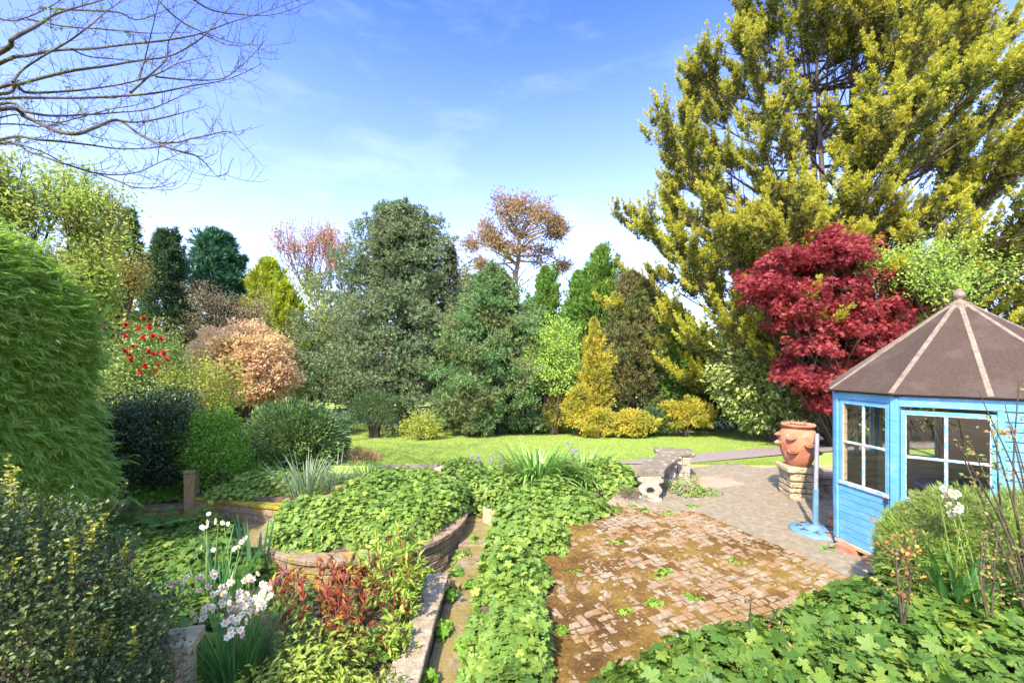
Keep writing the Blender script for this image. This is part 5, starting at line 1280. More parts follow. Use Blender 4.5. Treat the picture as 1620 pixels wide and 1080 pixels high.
for i, (zz, az) in enumerate(limbs):
    fwd = max(0, -math.sin(az)); rch = np.interp(zz, zt, rt) * r.uniform(0.72, 1.08) * (1 - 0.30 * fwd) * (r.uniform(0.55, 0.9) if i >= nl + 18 else 1)
    zs = max(0.8, zz - rch * r.uniform(0.35, 0.70)); L4 = lead[i % 4]; j = int(np.argmin(abs(L4[:, 2] - b0[2] - zs)))
    o = L4[j]; tip = np.array([b0[0] + math.cos(az) * rch, b0[1] + math.sin(az) * rch, b0[2] + zz])
    mid = o * 0.5 + tip * 0.5 + np.array([0, 0, -0.09 * rch]) + r.normal(size=3) * 0.12
    pts = curve([o, mid, tip], 14); Lb = np.linalg.norm(tip - o); tube(w, pts, np.linspace(0.035 + 0.012 * Lb / 2, 0.012, 14), 6)
    nsub = int(9 + Lb * 2.8)
    for q in range(nsub):
        s = 0.22 + 0.78 * r.uniform() ** 0.8; k = min(12, int(s * 13)); p = pts[k] + (pts[k + 1] - pts[k]) * (s * 13 - k)
        t = norm(pts[k + 1] - pts[k]); sd = norm(np.cross(t, [0, 0, 1.0])) * (1 if q % 2 else -1)
        d = norm(t * r.uniform(0.5, 1.0) + sd * r.uniform(0.15, 0.9) + np.array([0, 0, r.uniform(-0.05, 0.5)]))
        l = r.uniform(0.6, 1.6) * (1.15 - 0.45 * s) * min(1.0, 0.5 + Lb / 7); e = p + d * l + np.array([0, 0, 0.1 * l])
        tube(w, curve([p, p + d * l * 0.5, e], 5), np.linspace(0.016, 0.006, 5), 4)
        for z in range(3):
            t0_ = p + (e - p) * r.uniform(0.2, 0.9); tube(w, [t0_, t0_ + norm(d + r.normal(size=3) * 0.5) * r.uniform(0.25, 0.6)], 0.005, 3)
        if s > 0.60:
            plume(e - d * l * 0.30, norm(d + np.array([0, 0, 0.22])), r.uniform(0.6, 1.15), r.uniform(0.13, 0.20))
        elif r.uniform() < 0.30:
            finger(e - d * l * 0.2, norm(d + np.array([0, 0, 0.3])), r.uniform(0.4, 0.8), 0.12, 0.7)
    plume(tip - norm(tip - mid) * 0.5, norm(tip - mid + np.array([0, 0, 0.25])), r.uniform(0.9, 1.4), 0.20)
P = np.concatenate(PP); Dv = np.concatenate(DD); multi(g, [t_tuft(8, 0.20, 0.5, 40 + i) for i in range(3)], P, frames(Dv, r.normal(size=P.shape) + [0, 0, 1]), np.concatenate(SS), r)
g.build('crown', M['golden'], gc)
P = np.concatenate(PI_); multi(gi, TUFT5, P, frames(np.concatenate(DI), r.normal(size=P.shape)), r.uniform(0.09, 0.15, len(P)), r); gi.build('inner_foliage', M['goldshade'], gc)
w.build('trunk', M['bark'], gc, True)
print('cypress tufts', len(PP), sum(len(a) for a in PP))
# ------------------------------------------------------------------ left: feathery hedge, box shrub, overhanging bare tree
r = rg(201); hg = thing('conifer_hedge', 'tall feathery bright green conifer hedge on the left', 'hedge', (-7.35, 4.3, -0.47))
n = 30000; d = rdir(r, n * 2); d = d[(d[:, 2] > -0.55) & ((d[:, 0] > -0.35) | (d[:, 2] > 0.3))][:n]
f = lumps(r, 60, 0.20, 22); sq = (np.abs(d) ** 2.8).sum(-1) ** (-1 / 2.8)
q = sq * f(d) * (r.uniform(0.91, 1.0, len(d)) + (r.uniform(0, 1, len(d)) < 0.05) * r.uniform(0, 0.11, len(d)))
P = np.array([-7.35, 4.3, 1.55]) + d * np.array([1.72, 1.8, 2.05]) * q[:, None]
nrm = norm(d * np.array([1, 0.7, 0.8])); dirs = nrm * 0.75 + np.array([0.2, -0.2, -0.05]) + r.normal(size=P.shape) * 0.42
g = G(); multi(g, SPRAY, P, frames(dirs, np.array([0, 0, 1.0]) + nrm * 0.4 + r.normal(size=P.shape) * 0.35), r.uniform(0.13, 0.30, len(P)), r); g.build('foliage', M['hedge'], hg)
g = G(); stems(g, (-7.4, 4.3, -0.5), P[r.permutation(len(P))[:60]], r, 0.07, 5); g.build('stem', M['bark'], hg, True)

r = rg(202); bxs = thing('box_shrub', 'small leaved dark glossy shrub with yellow shoot tips in the left foreground', 'shrub', (-2.65, 1.95, -0.47))
g = G(); cc = blob(g, (-2.72, 1.95, 0.35), (0.86, 0.80, 1.16), 800, 0.13, 90, 0.024, r, ROUND, shell=0.6, lump=0.25, out=0.7, up=0.4, low=-0.5)
gt = G(); gs2 = G()
for i in range(230):
    d = rdir(r, 1)[0]; d[2] = abs(d[2]) * 0.8 + 0.15; d = d / np.linalg.norm(d); d[1] -= 0.15
    p = np.array([-2.72, 1.95, 0.35]) + d * np.array([0.86, 0.80, 1.16]) * r.uniform(0.8, 1.0); l = r.uniform(0.12, 0.38); e = p + np.array([r.normal() * 0.04, r.normal() * 0.04, l])
    ax = curve([p, (p + e) / 2 + r.normal(size=3) * 0.01, e], 7); tube(gs2, ax, np.linspace(0.0035, 0.0015, 7), 4); m = int(l / 0.008); s = r.uniform(0, 1, m)
    pp = p + (e - p) * s[:, None]; a = np.arange(m) * 2.4; dd = np.stack([np.cos(a), np.sin(a), 0.5 + 0 * a], -1)
    tipm = s > 0.5; A = frames(dd, np.array([0, 0, 1.0]) + r.normal(size=(m, 3)) * 0.4); sc = r.uniform(0.018, 0.032, m)
    scatter(g, *ROUND[0], pp[~tipm], A[~tipm], sc[~tipm]); scatter(gt, *ROUND[0], pp[tipm], A[tipm], sc[tipm])
g.build('foliage', M['boxleaf'], bxs); gt.build('shoot_tip', M['boxtip'], bxs); stems(gs2, (-2.7, 1.95, -0.45), cc[r.permutation(len(cc))[:90]], r, 0.014, 5, 0.2); gs2.build('stem', M['twig'], bxs, True)

# bare branches of a tree whose trunk stands out of the frame to the left
r = rg(203); bt = thing('bare_tree', 'bare spreading tree reaching in from the upper left with budding twigs', 'tree', (-9.6, 5.4, -0.47))
w = G(); gb = G(); gl = G()
tube(w, curve([(-9.6, 5.4, -0.6), (-9.55, 5.4, 2.0), (-9.4, 5.4, 4.5), (-9.2, 5.5, 7.5), (-8.9, 5.6, 11)], 16), np.linspace(0.26, 0.06, 16), 12)
LIMB = [
 (5.0, 0.040, [(0, 250), (60, 185), (180, 120), (250, 75), (350, 40), (490, 0), (640, -60)]),
 (5.2, 0.030, [(0, 300), (130, 265), (270, 240), (430, 232), (600, 212), (800, 190), (950, 160), (1100, 105), (1250, 60), (1400, 5)]),
 (5.5, 0.034, [(0, 445), (80, 405), (200, 370), (350, 335), (500, 315), (650, 290), (800, 268), (900, 220), (980, 160), (1040, 90), (1120, 5)]),
 (5.1, 0.028, [(0, 415), (130, 440), (300, 435), (450, 420), (600, 395), (750, 350), (850, 300), (1000, 265)]),
 (5.4, 0.030, [(0, 470), (200, 465), (400, 465), (600, 455), (750, 440), (900, 410), (1050, 385), (1150, 350), (1240, 305)]),
 (4.9, 0.026, [(0, 495), (120, 530), (250, 550), (400, 545), (550, 535), (700, 520), (830, 470), (930, 420)]),
 (4.6, 0.036, [(0, 520), (130, 560), (250, 615), (360, 635), (450, 605), (560, 570), (650, 630), (740, 680), (860, 720), (930, 740), (980, 780), (1030, 835), (1080, 820)]),
 (4.7, 0.018, [(560, 570), (640, 580), (750, 565), (850, 540), (960, 510)]),
 (4.6, 0.014, [(740, 680), (850, 675), (900, 660), (1000, 640), (1070, 625), (1125, 640)]),
 (5.0, 0.024, [(0, 665), (200, 665), (400, 685), (550, 705), (680, 705), (780, 690), (840, 655)]),
 (4.8, 0.022, [(0, 680), (150, 725), (300, 775), (450, 820), (560, 830), (660, 815), (760, 770), (850, 730)]),
 (4.8, 0.014, [(450, 820), (560, 860), (640, 890), (740, 890), (815, 870)]),
 (4.5, 0.016, [(60, 390), (110, 330), (200, 270), (320, 200), (430, 120), (500, 60), (580, 0), (640, -60)]),
 (4.6, 0.012, [(660, 380), (690, 270), (720, 150), (755, 0)]),
 (5.6, 0.020, [(0, 90), (120, 85), (260, 20), (340, -40)]),
 (5.7, 0.018, [(200, 40), (400, 50), (560, 60), (650, 95), (760, 60), (860, 20)]),
 (5.2, 0.016, [(620, 440), (720, 350), (790, 280), (800, 200), (840, 130), (900, 60)]),
 (5.8, 0.018, [(700, -60), (750, 0), (830, 80), (930, 140), (1100, 200), (1230, 215)]),
 (5.9, 0.020, [(880, -30), (920, 0), (1010, 50), (1150, 70), (1300, 70), (1480, 10)]),
 (5.6, 0.018, [(130, 90), (300, 125), (500, 140), (700, 158), (900, 155)]),
 (5.3, 0.014, [(340, 235), (430, 270), (600, 285), (760, 300)]),
 (5.3, 0.014, [(740, 365), (900, 380), (1050, 375), (1130, 325), (1235, 225)]),
 (5.4, 0.013, [(950, 160), (1000, 180), (1080, 215), (1200, 215)]),
 (5.4, 0.016, [(0, 590), (200, 600), (370, 560), (520, 520), (640, 500), (700, 480)]),
 (5.2, 0.013, [(0, 560), (150, 570), (300, 590), (420, 640), (520, 665), (620, 680)]),
 (5.6, 0.014, [(300, 775), (220, 730), (100, 690), (0, 690)]),
]
buds = []; bdir = []
def twig(p, d, l, rad, lev):
    n = 6; q = p.copy(); pts = [q.copy()]; dd = d.copy()
    for k in range(n):
        dd = norm(dd + r.normal(size=3) * 0.16 + np.array([0, 0, 0.09])); q = q + dd * l / n; pts.append(q.copy())
    pts = np.array(pts); tube(w, pts, np.linspace(rad, rad * 0.5, n + 1), 4)
    buds.append(pts[-1]); bdir.append(dd)
    for k in range(1, n):
        if r.uniform() < 0.5: buds.append(pts[k] + rdir(r, 1)[0] * rad); bdir.append(norm(dd + r.normal(size=3)))
    if lev > 0:
        for k in range(int(r.integers(1, 4))):
            j = r.integers(2, n); twig(pts[j], norm(dd + r.normal(size=3) * 0.7), l * r.uniform(0.35, 0.65), rad * 0.65, lev - 1)
for D, rad, line in LIMB:
    m = len(line); p = np.array([at(x / 3.0, y / 3.0, D + 0.5 * math.sin(i * 1.3 + D * 7) + (0.4 * i / m)) for i, (x, y) in enumerate(line)])
    if line[0][0] == 0: p = np.vstack([[(-9.35, 5.4, p[0][2] - 0.9)], [(-8.0, 5.3, p[0][2] - 0.25)], p])
    n = 8 * len(p); c = curve(p, n); tube(w, c, np.linspace(rad * 0.8, 0.003, n), 7)
    seg = np.linalg.norm(np.diff(c, axis=0), axis=1); acc = 0
    for k in range(n // 8, n - 1):
        acc += seg[k]
        if acc > 0.135:
            acc = 0; t = norm(c[k + 1] - c[k]); l = r.uniform(0.08, 0.45) * (1 if r.uniform() < 0.7 else 1.6)
            twig(c[k], norm(t * r.uniform(0.5, 1.1) + r.normal(size=3) * 0.55), l, 0.0034, 1)
    twig(c[-1], norm(c[-1] - c[-3]), 0.2, 0.004, 1)
w.build('branch', M['twig'], bt, True)
B = np.array(buds); multi(gb, NARROW, B, frames(np.array(bdir), r.normal(size=B.shape)), r.uniform(0.012, 0.028, len(B)), r); gb.build('bud', leafmat('bud', [(0.10, 0.07, 0.03), (0.20, 0.17, 0.06), (0.24, 0.25, 0.07)], 0.1), bt)
k = r.permutation(len(B))[:160]; k = k[B[k][:, 0] < -5.0]; P = np.repeat(B[k], 4, 0) + r.normal(size=(len(k) * 4, 3)) * 0.03
multi(gl, LEAF, P, frames(r.normal(size=P.shape), r.normal(size=P.shape) + [0, 0, 1]), r.uniform(0.03, 0.06, len(P)), r); gl.build('foliage', M['bright'], bt)

# ------------------------------------------------------------------ leafy mounds and ground cover
def plant_mound(name, label, c, rad, n, size, seed, mat='mallow', cat='plant', group=None, tmpl=PALM, **kw):
    r = rg(seed); th = thing(name, label, cat, (c[0], c[1], c[2]), group); g = G(); s = G()
    mound(g, c, rad, int(n * 1.9), size * 0.70, r, tmpl, gs=s, **kw)
    mound(g, c, np.array(rad) * 0.78, int(n * 0.7), size * 0.72, r, tmpl, **kw)
    g.build('foliage', M[mat], th); s.build('stalk', M['stalk'], th); return th
HG = 'leafy mounds edging the patio'
plant_mound('mallow_plant', 'broad leafy green mound at the far end of the patio edge row', (0.62, 6.05, -0.05), (0.80, 0.68, 0.40), 2300, 0.075, 211, group=HG)
plant_mound('mallow_plant', 'second leafy mound of the patio edge, beside the log edging', (0.18, 5.05, -0.05), (0.52, 0.55, 0.42), 1500, 0.075, 212, group=HG)
plant_mound('mallow_plant', 'leafy mound halfway along the patio edge', (0.03, 4.05, -0.08), (0.36, 0.60, 0.40), 1400, 0.078, 213, group=HG)
plant_mound('mallow_plant', 'leafy mound nearest the camera between path and patio', (0.02, 3.05, -0.08), (0.29, 0.66, 0.38), 1500, 0.08, 214, group=HG, mat='mallow')
plant_mound('mallow_plant', 'end mound of the patio edge merging into the foreground leaves', (0.03, 2.2, -0.08), (0.31, 0.60, 0.42), 1300, 0.085, 215, group=HG, mat='mallow_dark')
PGm = 'leafy clumps filling the round planter'
for i, (x, y, rx, ry, h, nn, lb) in enumerate(((-2.35, 5.42, 0.83, 0.74, 0.36, 2000, 'leafy clump over the front left rim of the round planter'), (-1.55, 5.40, 0.66, 0.70, 0.36, 1400, 'leafy clump at the front of the round planter behind the peony'), (-1.2, 6.05, 0.55, 0.62, 0.44, 1500, 'tall leafy clump at the right side of the round planter'), (-2.1, 6.3, 0.85, 0.6, 0.40, 1900, 'leafy clump across the back of the round planter'), (-1.55, 6.85, 0.55, 0.42, 0.42, 900, 'pale topped leafy clump behind the round planter'))):
    plant_mound('mallow_plant', lb, (x, y, 0.0), (rx, ry, h), nn, 0.07, 220 + i, group=PGm)
for i, (c, rd, nn, sz, mt, lb) in enumerate((
    ((-3.55, 4.55, -0.3), (0.75, 0.65, 0.50), 1500, 0.07, 'mallow_dark', 'shaded leafy clump left of the daffodils by the path'),
    ((-2.95, 3.35, -0.3), (0.62, 0.60, 0.42), 1300, 0.07, 'mallow_dark', 'shaded leafy clump between the box shrub and the daffodils'),
    ((-4.5, 7.45, -0.14), (0.95, 0.55, 0.36), 1700, 0.07, 'mallow', 'leafy clump beside the tall stone post in the far bed'),
    ((-3.3, 7.35, -0.14), (0.70, 0.50, 0.26), 1000, 0.07, 'mallow', 'leafy clump under the grey strap leaves in the far bed'),
    ((-0.45, 6.75, -0.1), (0.62, 0.55, 0.50), 1400, 0.07, 'mallow', 'leafy clump above the log edging'),
    ((0.5, 6.8, -0.05), (0.7, 0.4, 0.22), 900, 0.07, 'mallow', 'leafy clump in front of the strap leaved lily'),
    ((-3.15, 5.05, -0.42), (0.34, 0.30, 0.26), 400, 0.055, 'mallow_dark', 'small leafy clump at the left foot of the round planter'),
    ((-0.62, 5.15, -0.42), (0.16, 0.26, 0.22), 200, 0.05, 'mallow', 'small leafy clump on the narrow path beside the planter'),
    ((-0.98, 8.1, -0.05), (0.42, 0.35, 0.32), 520, 0.07, 'mallow_dark', 'leafy clump right of the short dark wall'),
    ((-2.35, 8.0, -0.12), (0.55, 0.36, 0.24), 500, 0.06, 'mallow', 'pale leafy clump behind the round planter near the short wall'),
    ((1.75, 7.45, -0.05), (0.62, 0.55, 0.42), 1100, 0.075, 'mallow', 'leafy clump left of the stone bench'))):
    plant_mound('mallow_plant', lb, c, rd, nn, sz, 240 + i, mt)
r = rg(260)
FGP = [(0.15, 1.15), (0.12, 2.2), (0.62, 2.62), (1.35, 2.95), (2.1, 3.22), (2.75, 3.55), (3.35, 3.80), (3.75, 3.85), (4.3, 3.6), (5.6, 3.4), (5.6, 1.7), (2.75, 1.95), (2.15, 1.75), (1.9, 1.15)]
def fgz(x, y):
    P = np.stack([x, y], -1)
    e = np.minimum(1, np.clip((np.interp(x, [0, 0.6, 1.35, 2.1, 2.75, 3.4, 6], [2.15, 2.62, 2.95, 3.22, 3.55, 3.84, 3.84]) - y), 0, 1) / 0.34)
    dip = np.exp(-(((x - 1.3) * 0.5 + (y - 2.55)) / 0.13) ** 2) * 0.0 + np.exp(-((x - 2.35 - (2.7 - y) * 0.6) / 0.16) ** 2) * 0.13
    return 0.10 + 0.34 * np.sqrt(np.clip(e, 0.02, 1)) + 0.16 * (vnoise(P, 31, 3, 2.2) - 0.5) - dip
g = G(); s = G(); carpet(g, FGP, fgz, 18000, 0.060, r, PALM, 4, 0.75, 0.06, s)
o = kind(g.build('leafy_ground_cover', M['mallow_dark']), 'stuff'); kind(s.build('ground_cover_stalks', M['stalk']), 'stuff')

r = rg(261); g = G(); carpet(g, [(-0.38, 1.8), (0.0, 1.8), (0.0, 4.6), (-0.1, 5.2), (-0.36, 4.6)], lambda x, y: 0.0 * x - 0.02 + 0.05 * vnoise(np.stack([x, y], -1), 33, 2, 5), 1500, 0.05, r, PALM, 2, 0.7, 0.03); kind(g.build('leafy_ground_cover', M['mallow']), 'stuff')
# ------------------------------------------------------------------ beds on the left
def flower_mesh(r, petals=6, pr=0.027):
    g = G(); a = np.arange(petals) / petals * 2 * PI; d = np.stack([np.cos(a), np.sin(a), 0.18 + 0 * a], -1)
    scatter(g, *t_leaf(1.0, 0.1), np.zeros((petals, 3)), frames(d, np.array([0, 0, 1.0]) + 0 * d), np.full(petals, pr)); c = G(); lathe(c, [(0.0, 0.004), (0.005, 0.004), (0.007, 0.008), (0.008, 0.012), (0.0065, 0.011), (0.003, 0.006)], (0, 0, 0), 10)
    return g, c
fg, fc = flower_mesh(rg(270)); o = fg.build('flower', M['petal']); flower_me = o.data; bpy.data.objects.remove(o); o = fc.build('corona', M['cup'], None, True); corona_me = o.data; bpy.data.objects.remove(o)
def daffodil(name, label, c, nleaf, L, heads, seed, group=None, lean=0.42, curl=0.7, w=0.014, leafm='daff', D=None, scale=1.0, nper=(4, 6)):
    r = rg(seed); th = thing(name, label, 'daffodil', c, group); g = G(); strapleaves(g, c, nleaf, L, w, r, lean, curl, 0.16, 7); g.build('foliage', M[leafm], th); st = G()
    for (px, py, Dh) in heads:
        p = at(px, py, Dh); b = np.array(c) + np.array([r.normal() * 0.08, r.normal() * 0.08, 0])
        tube(st, curve([b, b * 0.45 + p * 0.55 + [0, 0, 0.03], p - [0, 0, 0.025]], 8), 0.0035, 5)
        for k in range(int(r.integers(nper[0], nper[1] + 1))):
            q = p + r.normal(size=3) * 0.034 * scale; d = norm(np.array([r.normal() * 0.5, -0.9, 0.35 + r.normal() * 0.3])); A = frames(np.cross(d, r.normal(size=3))[None], d[None])[0]
            tube(st, [p - [0, 0, 0.02], q], 0.0016, 4)
            mt = Matrix.Translation(q) @ Matrix(A.tolist()).to_4x4() @ Matrix.Scale(scale * r.uniform(0.85, 1.15), 4)
            fo = bpy.data.objects.new('flower', flower_me); C.objects.link(fo); fo.parent = th; fo.matrix_parent_inverse = Matrix.Translation(-th.location); fo.matrix_basis = mt
            co = bpy.data.objects.new('corona', corona_me); C.objects.link(co); co.parent = fo
    st.build('stalk', M['stalk'], th); return th
daffodil('daffodil_clump', 'big daffodil clump in full white bloom in front of the red stems', (-2.02, 2.95, -0.18), 190, 0.62, [(316, 982, 2.75), (334, 919, 2.95), (348, 939, 2.9), (354, 956, 2.85), (329, 959, 2.8), (365, 929, 3.0), (372, 964, 2.85), (385, 952, 2.9), (390, 939, 3.0), (410, 952, 2.95), (417, 956, 2.9), (426, 931, 3.0), (377, 984, 2.75), (386, 972, 2.8), (393, 912, 3.1), (282, 920, 3.0), (376, 994, 2.7), (417, 936, 3.05)], 271)
daffodil('daffodil_clump', 'smaller daffodil clump with iris leaves farther up the path', (-2.9, 4.05, -0.28), 110, 0.55, [(325, 872, 3.9), (378, 870, 3.9), (322, 832, 4.2), (345, 832, 4.15), (327, 818, 4.3), (355, 830, 4.2), (386, 858, 4.0)], 272, nper=(2, 3))
daffodil('daffodil_clump', 'single daffodil clump with drooping leaves before the needle bush', (3.42, 3.1, 0.36), 30, 0.56, [(1484, 776, 3.08), (1497, 776, 3.1), (1513, 797, 3.06), (1520, 804, 3.05)], 273, lean=0.4, curl=1.7, w=0.034, nper=(2, 3), scale=1.2)
r = rg(274); it = thing('iris', 'stiff blue green iris leaves beside the smaller daffodil clump', 'plant', (-3.15, 4.5, -0.25)); g = G()
strapleaves(g, (-3.25, 4.35, -0.25), 14, 0.62, 0.045, r, 0.18, 0.12, 0.14); strapleaves(g, (-2.98, 4.7, -0.25), 16, 0.66, 0.048, r, 0.18, 0.12, 0.16); g.build('foliage', M['iris'], it)
def straps(name, label, c, n, L, w, seed, mat, lean=0.6, curl=0.9, rad=0.15):
    th = thing(name, label, 'plant', c); g = G(); strapleaves(g, c, n, L, w, rg(seed), lean, curl, rad, 7); g.build('foliage', M[mat], th); return th
straps('strap_leaf_plant', 'grey green clump of long thin leaves in the far bed', (-3.55, 7.0, -0.12), 150, 0.75, 0.022, 281, 'grey_strap', 0.6, 0.7, 0.3)
straps('strap_leaf_plant', 'second grey green tuft of thin leaves leaning over the planter', (-3.15, 7.15, -0.12), 90, 0.72, 0.02, 282, 'grey_strap', 0.8, 0.7, 0.25)
straps('strap_leaf_plant', 'bright green grassy tuft below the rounded rhododendron', (-5.0, 8.0, -0.14), 130, 0.62, 0.018, 283, 'bright', 0.4, 0.5, 0.35)
straps('lily_plant', 'large arching strap leaved lily in the middle bed', (0.45, 7.4, 0.05), 380, 0.78, 0.055, 284, 'lily', 1.0, 1.7, 0.46)
straps('lily_plant', 'smaller strap leaved lily nearer the stone bench', (1.35, 7.55, -0.05), 200, 0.75, 0.04, 285, 'lily', 0.8, 1.5, 0.38)
straps('strap_leaf_plant', 'low dark green tuft beside the rusty low hedge', (-2.9, 8.15, -0.14), 110, 0.38, 0.016, 286, 'daff', 0.6, 0.9, 0.3)
# rusty low clipped hedge by the lawn, far left
r = rg(287); th = thing('low_hedge', 'rusty brown clipped low hedge at the lawn corner', 'hedge', (-3.7, 9.1, 0)); g = G(); blob(g, (-3.75, 9.2, -0.05), (0.85, 0.35, 0.26), 170, 0.10, 40, 0.05, r, NARROW, lump=0.1); g.build('foliage', M['heather'], th)
# purple honesty
for i, (px, py, D, mt, lb) in enumerate(((757, 726, 7.9, 'purple', 'honesty plant with purple flowers left of the lily'), (783, 730, 7.7, 'purple', 'honesty plant with purple flowers close to the lily leaves'), (796, 727, 8.0, 'purple', 'small purple honesty flower head behind the lily'), (907, 712, 7.9, 'purple', 'purple flowers rising above the right of the lily'), (436, 915, 3.9, 'magenta', 'magenta flowers among the red peony stems'))):
    r = rg(290 + i); p = at(px, py, D); z0 = -0.1 if i < 4 else -0.18; th = thing('flowering_plant', lb, 'flower', (p[0], p[1], z0)); s = G(); g = G(); lf = G()
    for k in range(5 if i < 4 else 6):
        q = p + r.normal(size=3) * (0.07 if i < 4 else 0.035); tube(s, curve([(p[0] + r.normal() * 0.03, p[1], z0), (p[0], p[1], (z0 + q[2]) / 2), q], 7), 0.004, 4); m = 22
        dd = rdir(r, m); multi(g, ROUND, q + dd * 0.016, frames(dd, dd + r.normal(size=dd.shape)), np.full(m, 0.028 if i < 4 else 0.02), r)
    m = 60; P = np.array([p[0], p[1], z0]) + np.stack([r.normal(size=m) * 0.12, r.normal(size=m) * 0.1, r.uniform(0.05, max(0.2, p[2] - z0 - 0.08), m)], -1); multi(lf, LEAF, P, frames(r.normal(size=P.shape), [0, 0, 1.0] + r.normal(size=P.shape) * 0.4), r.uniform(0.05, 0.09, m), r)
    g.build('flower_head', M[mt], th); s.build('stalk', M['stalk'], th); lf.build('foliage', M['mallow'], th)
# peonies
def peony(label, c, h, n, seed, red, group, spread=0.14, leaf=0.085):
    r = rg(seed); th = thing('peony', label, 'peony', c, group); s = G(); g = G()
    for k in range(n):
        b = np.array(c) + [r.normal() * spread * 0.6, r.normal() * spread * 0.6, -0.03]; e = b + [r.normal() * spread * 0.5, r.normal() * spread * 0.5, h * r.uniform(0.7, 1.1)]
        ax = curve([b, (b + e) / 2 + [r.normal() * 0.02, r.normal() * 0.02, 0.02], e], 8); tube(s, ax, np.linspace(0.0065, 0.0035, 8), 6)
        for t in ([0.72, 0.86, 1.0] if red else [0.3, 0.45, 0.6, 0.72, 0.84, 1.0]):
            p = ax[min(7, int(t * 7))]; m = 5 if red else 8; az = r.uniform(0, 2 * PI); d0 = np.array([math.cos(az), math.sin(az), 0.9 if red else 0.35])
            pet = p + norm(d0) * (0.03 if red else 0.07); tube(s, [p, pet], 0.0022, 4)
            dd = d0 + r.normal(size=(m, 3)) * (0.35 if red else 0.55); multi(g, [t_leaf(0.32)], np.repeat(pet[None], m, 0), frames(dd, [0, 0, 1.0] + r.normal(size=(m, 3)) * 0.5), leaf * r.uniform(0.6, 1.2, m), r)
    g.build('foliage', M['peonyred' if red else 'peony'], th); s.build('stalk', M['redstem'], th)
PR_ = 'red young peonies in the near bed'
peony('red peony shoots beside the magenta flowers', (-2.02, 3.75, -0.18), 0.42, 9, 301, True, PR_)
peony('red peony shoots behind the planter rim view, second from the daffodils', (-1.72, 3.85, -0.18), 0.44, 9, 302, True, PR_)
peony('tall red peony shoots in the middle of the near bed', (-1.50, 3.45, -0.18), 0.42, 10, 303, True, PR_)
peony('bronze red peony shoots nearest the gold green bush', (-1.30, 3.20, -0.18), 0.46, 8, 304, True, PR_)
peony('dark red leaved peony against the round planter wall', (-1.48, 3.95, -0.18), 0.44, 9, 305, True, PR_, leaf=0.11)
peony('large yellow green peony in front of the round planter', (-1.14, 4.02, -0.18), 0.66, 18, 306, False, None, 0.24, 0.10)
peony('yellow green peony beside the top of the stone edging', (-0.98, 3.72, -0.18), 0.52, 11, 307, False, None, 0.16, 0.09)
peony('low pale peony shoots inside the stone edging', (-1.02, 3.30, -0.18), 0.26, 9, 308, False, None, 0.14, 0.08)
r = rg(309); th = thing('gold_green_bush', 'low bush of pointed gold green leaves in the near bed', 'shrub', (-1.3, 2.55, -0.2)); g = G()
for c, rd, m in (((-1.45, 2.80, -0.15), (0.42, 0.40, 0.36), 1900), ((-1.08, 2.50, -0.15), (0.34, 0.38, 0.34), 1500), ((-1.30, 2.15, -0.15), (0.5, 0.36, 0.36), 1700)):
    mound(g, c, rd, m, 0.062, r, [t_leaf(0.36), t_leaf(0.42)], tilt=0.8, fill=0.55); mound(g, c, np.array(rd) * 0.7, m // 3, 0.06, r, [t_leaf(0.36)], tilt=0.8, fill=0.55)
g.build('foliage', M['nandina'], th)
# low weeds under the peonies
r = rg(310); g = G(); carpet(g, [(-2.5, 2.6), (-0.9, 2.6), (-0.92, 4.3), (-1.9, 4.2), (-2.5, 4.1)], lambda x, y: -0.12 + 0.10 * vnoise(np.stack([x, y], -1), 41, 3, 4), 900, 0.045, r, PALMS + LEAF, 2, 0.7, 0.03)
kind(g.build('bed_weeds', M['mallow_dark']), 'stuff')
for i, (c, rd, nn, mt, lb) in enumerate((((-5.5, 5.7, -0.47), (0.6, 0.5, 0.30), 900, 'mallow_dark', 'low leafy clump at the right foot of the feathery hedge'), ((-4.7, 6.2, -0.47), (0.55, 0.45, 0.30), 900, 'mallow_dark', 'low leafy clump before the moss topped retaining wall'), ((-6.6, 7.6, -0.3), (0.8, 0.4, 0.34), 900, 'bright', 'bright leafy clump left of the tall stone post'))):
    plant_mound('mallow_plant', lb, c, rd, nn, 0.07, 256 + i, mt)
# ferns
for i, (x, y, lb) in enumerate(((-5.9, 6.2, 'feathery fern under the conifer hedge'), (-5.3, 6.3, 'feathery fern next to the tall stone post'), (-6.4, 6.6, 'feathery fern deep in the hedge shade'))):
    r = rg(320 + i); th = thing('fern', lb, 'fern', (x, y, -0.45), 'ferns by the hedge'); g = G()
    for k in range(17):
        az = r.uniform(0, 2 * PI); L = r.uniform(0.45, 0.7); h = np.array([math.cos(az), math.sin(az), 0]); sd = np.array([-h[1], h[0], 0])
        for s in np.linspace(0.12, 1, 22):
            p = np.array([x, y, -0.45]) + h * L * s * 0.85 + np.array([0, 0, L * (1.2 * s - 0.85 * s * s)])
            for sg in (-1, 1): scatter(g, *NARROW[0], p[None], frames((sd * sg + h * 0.5)[None], np.array([[0, 0, 1.0]])), np.array([0.13 * (1.05 - s) + 0.015]))
    g.build('frond', M['fern'], th)

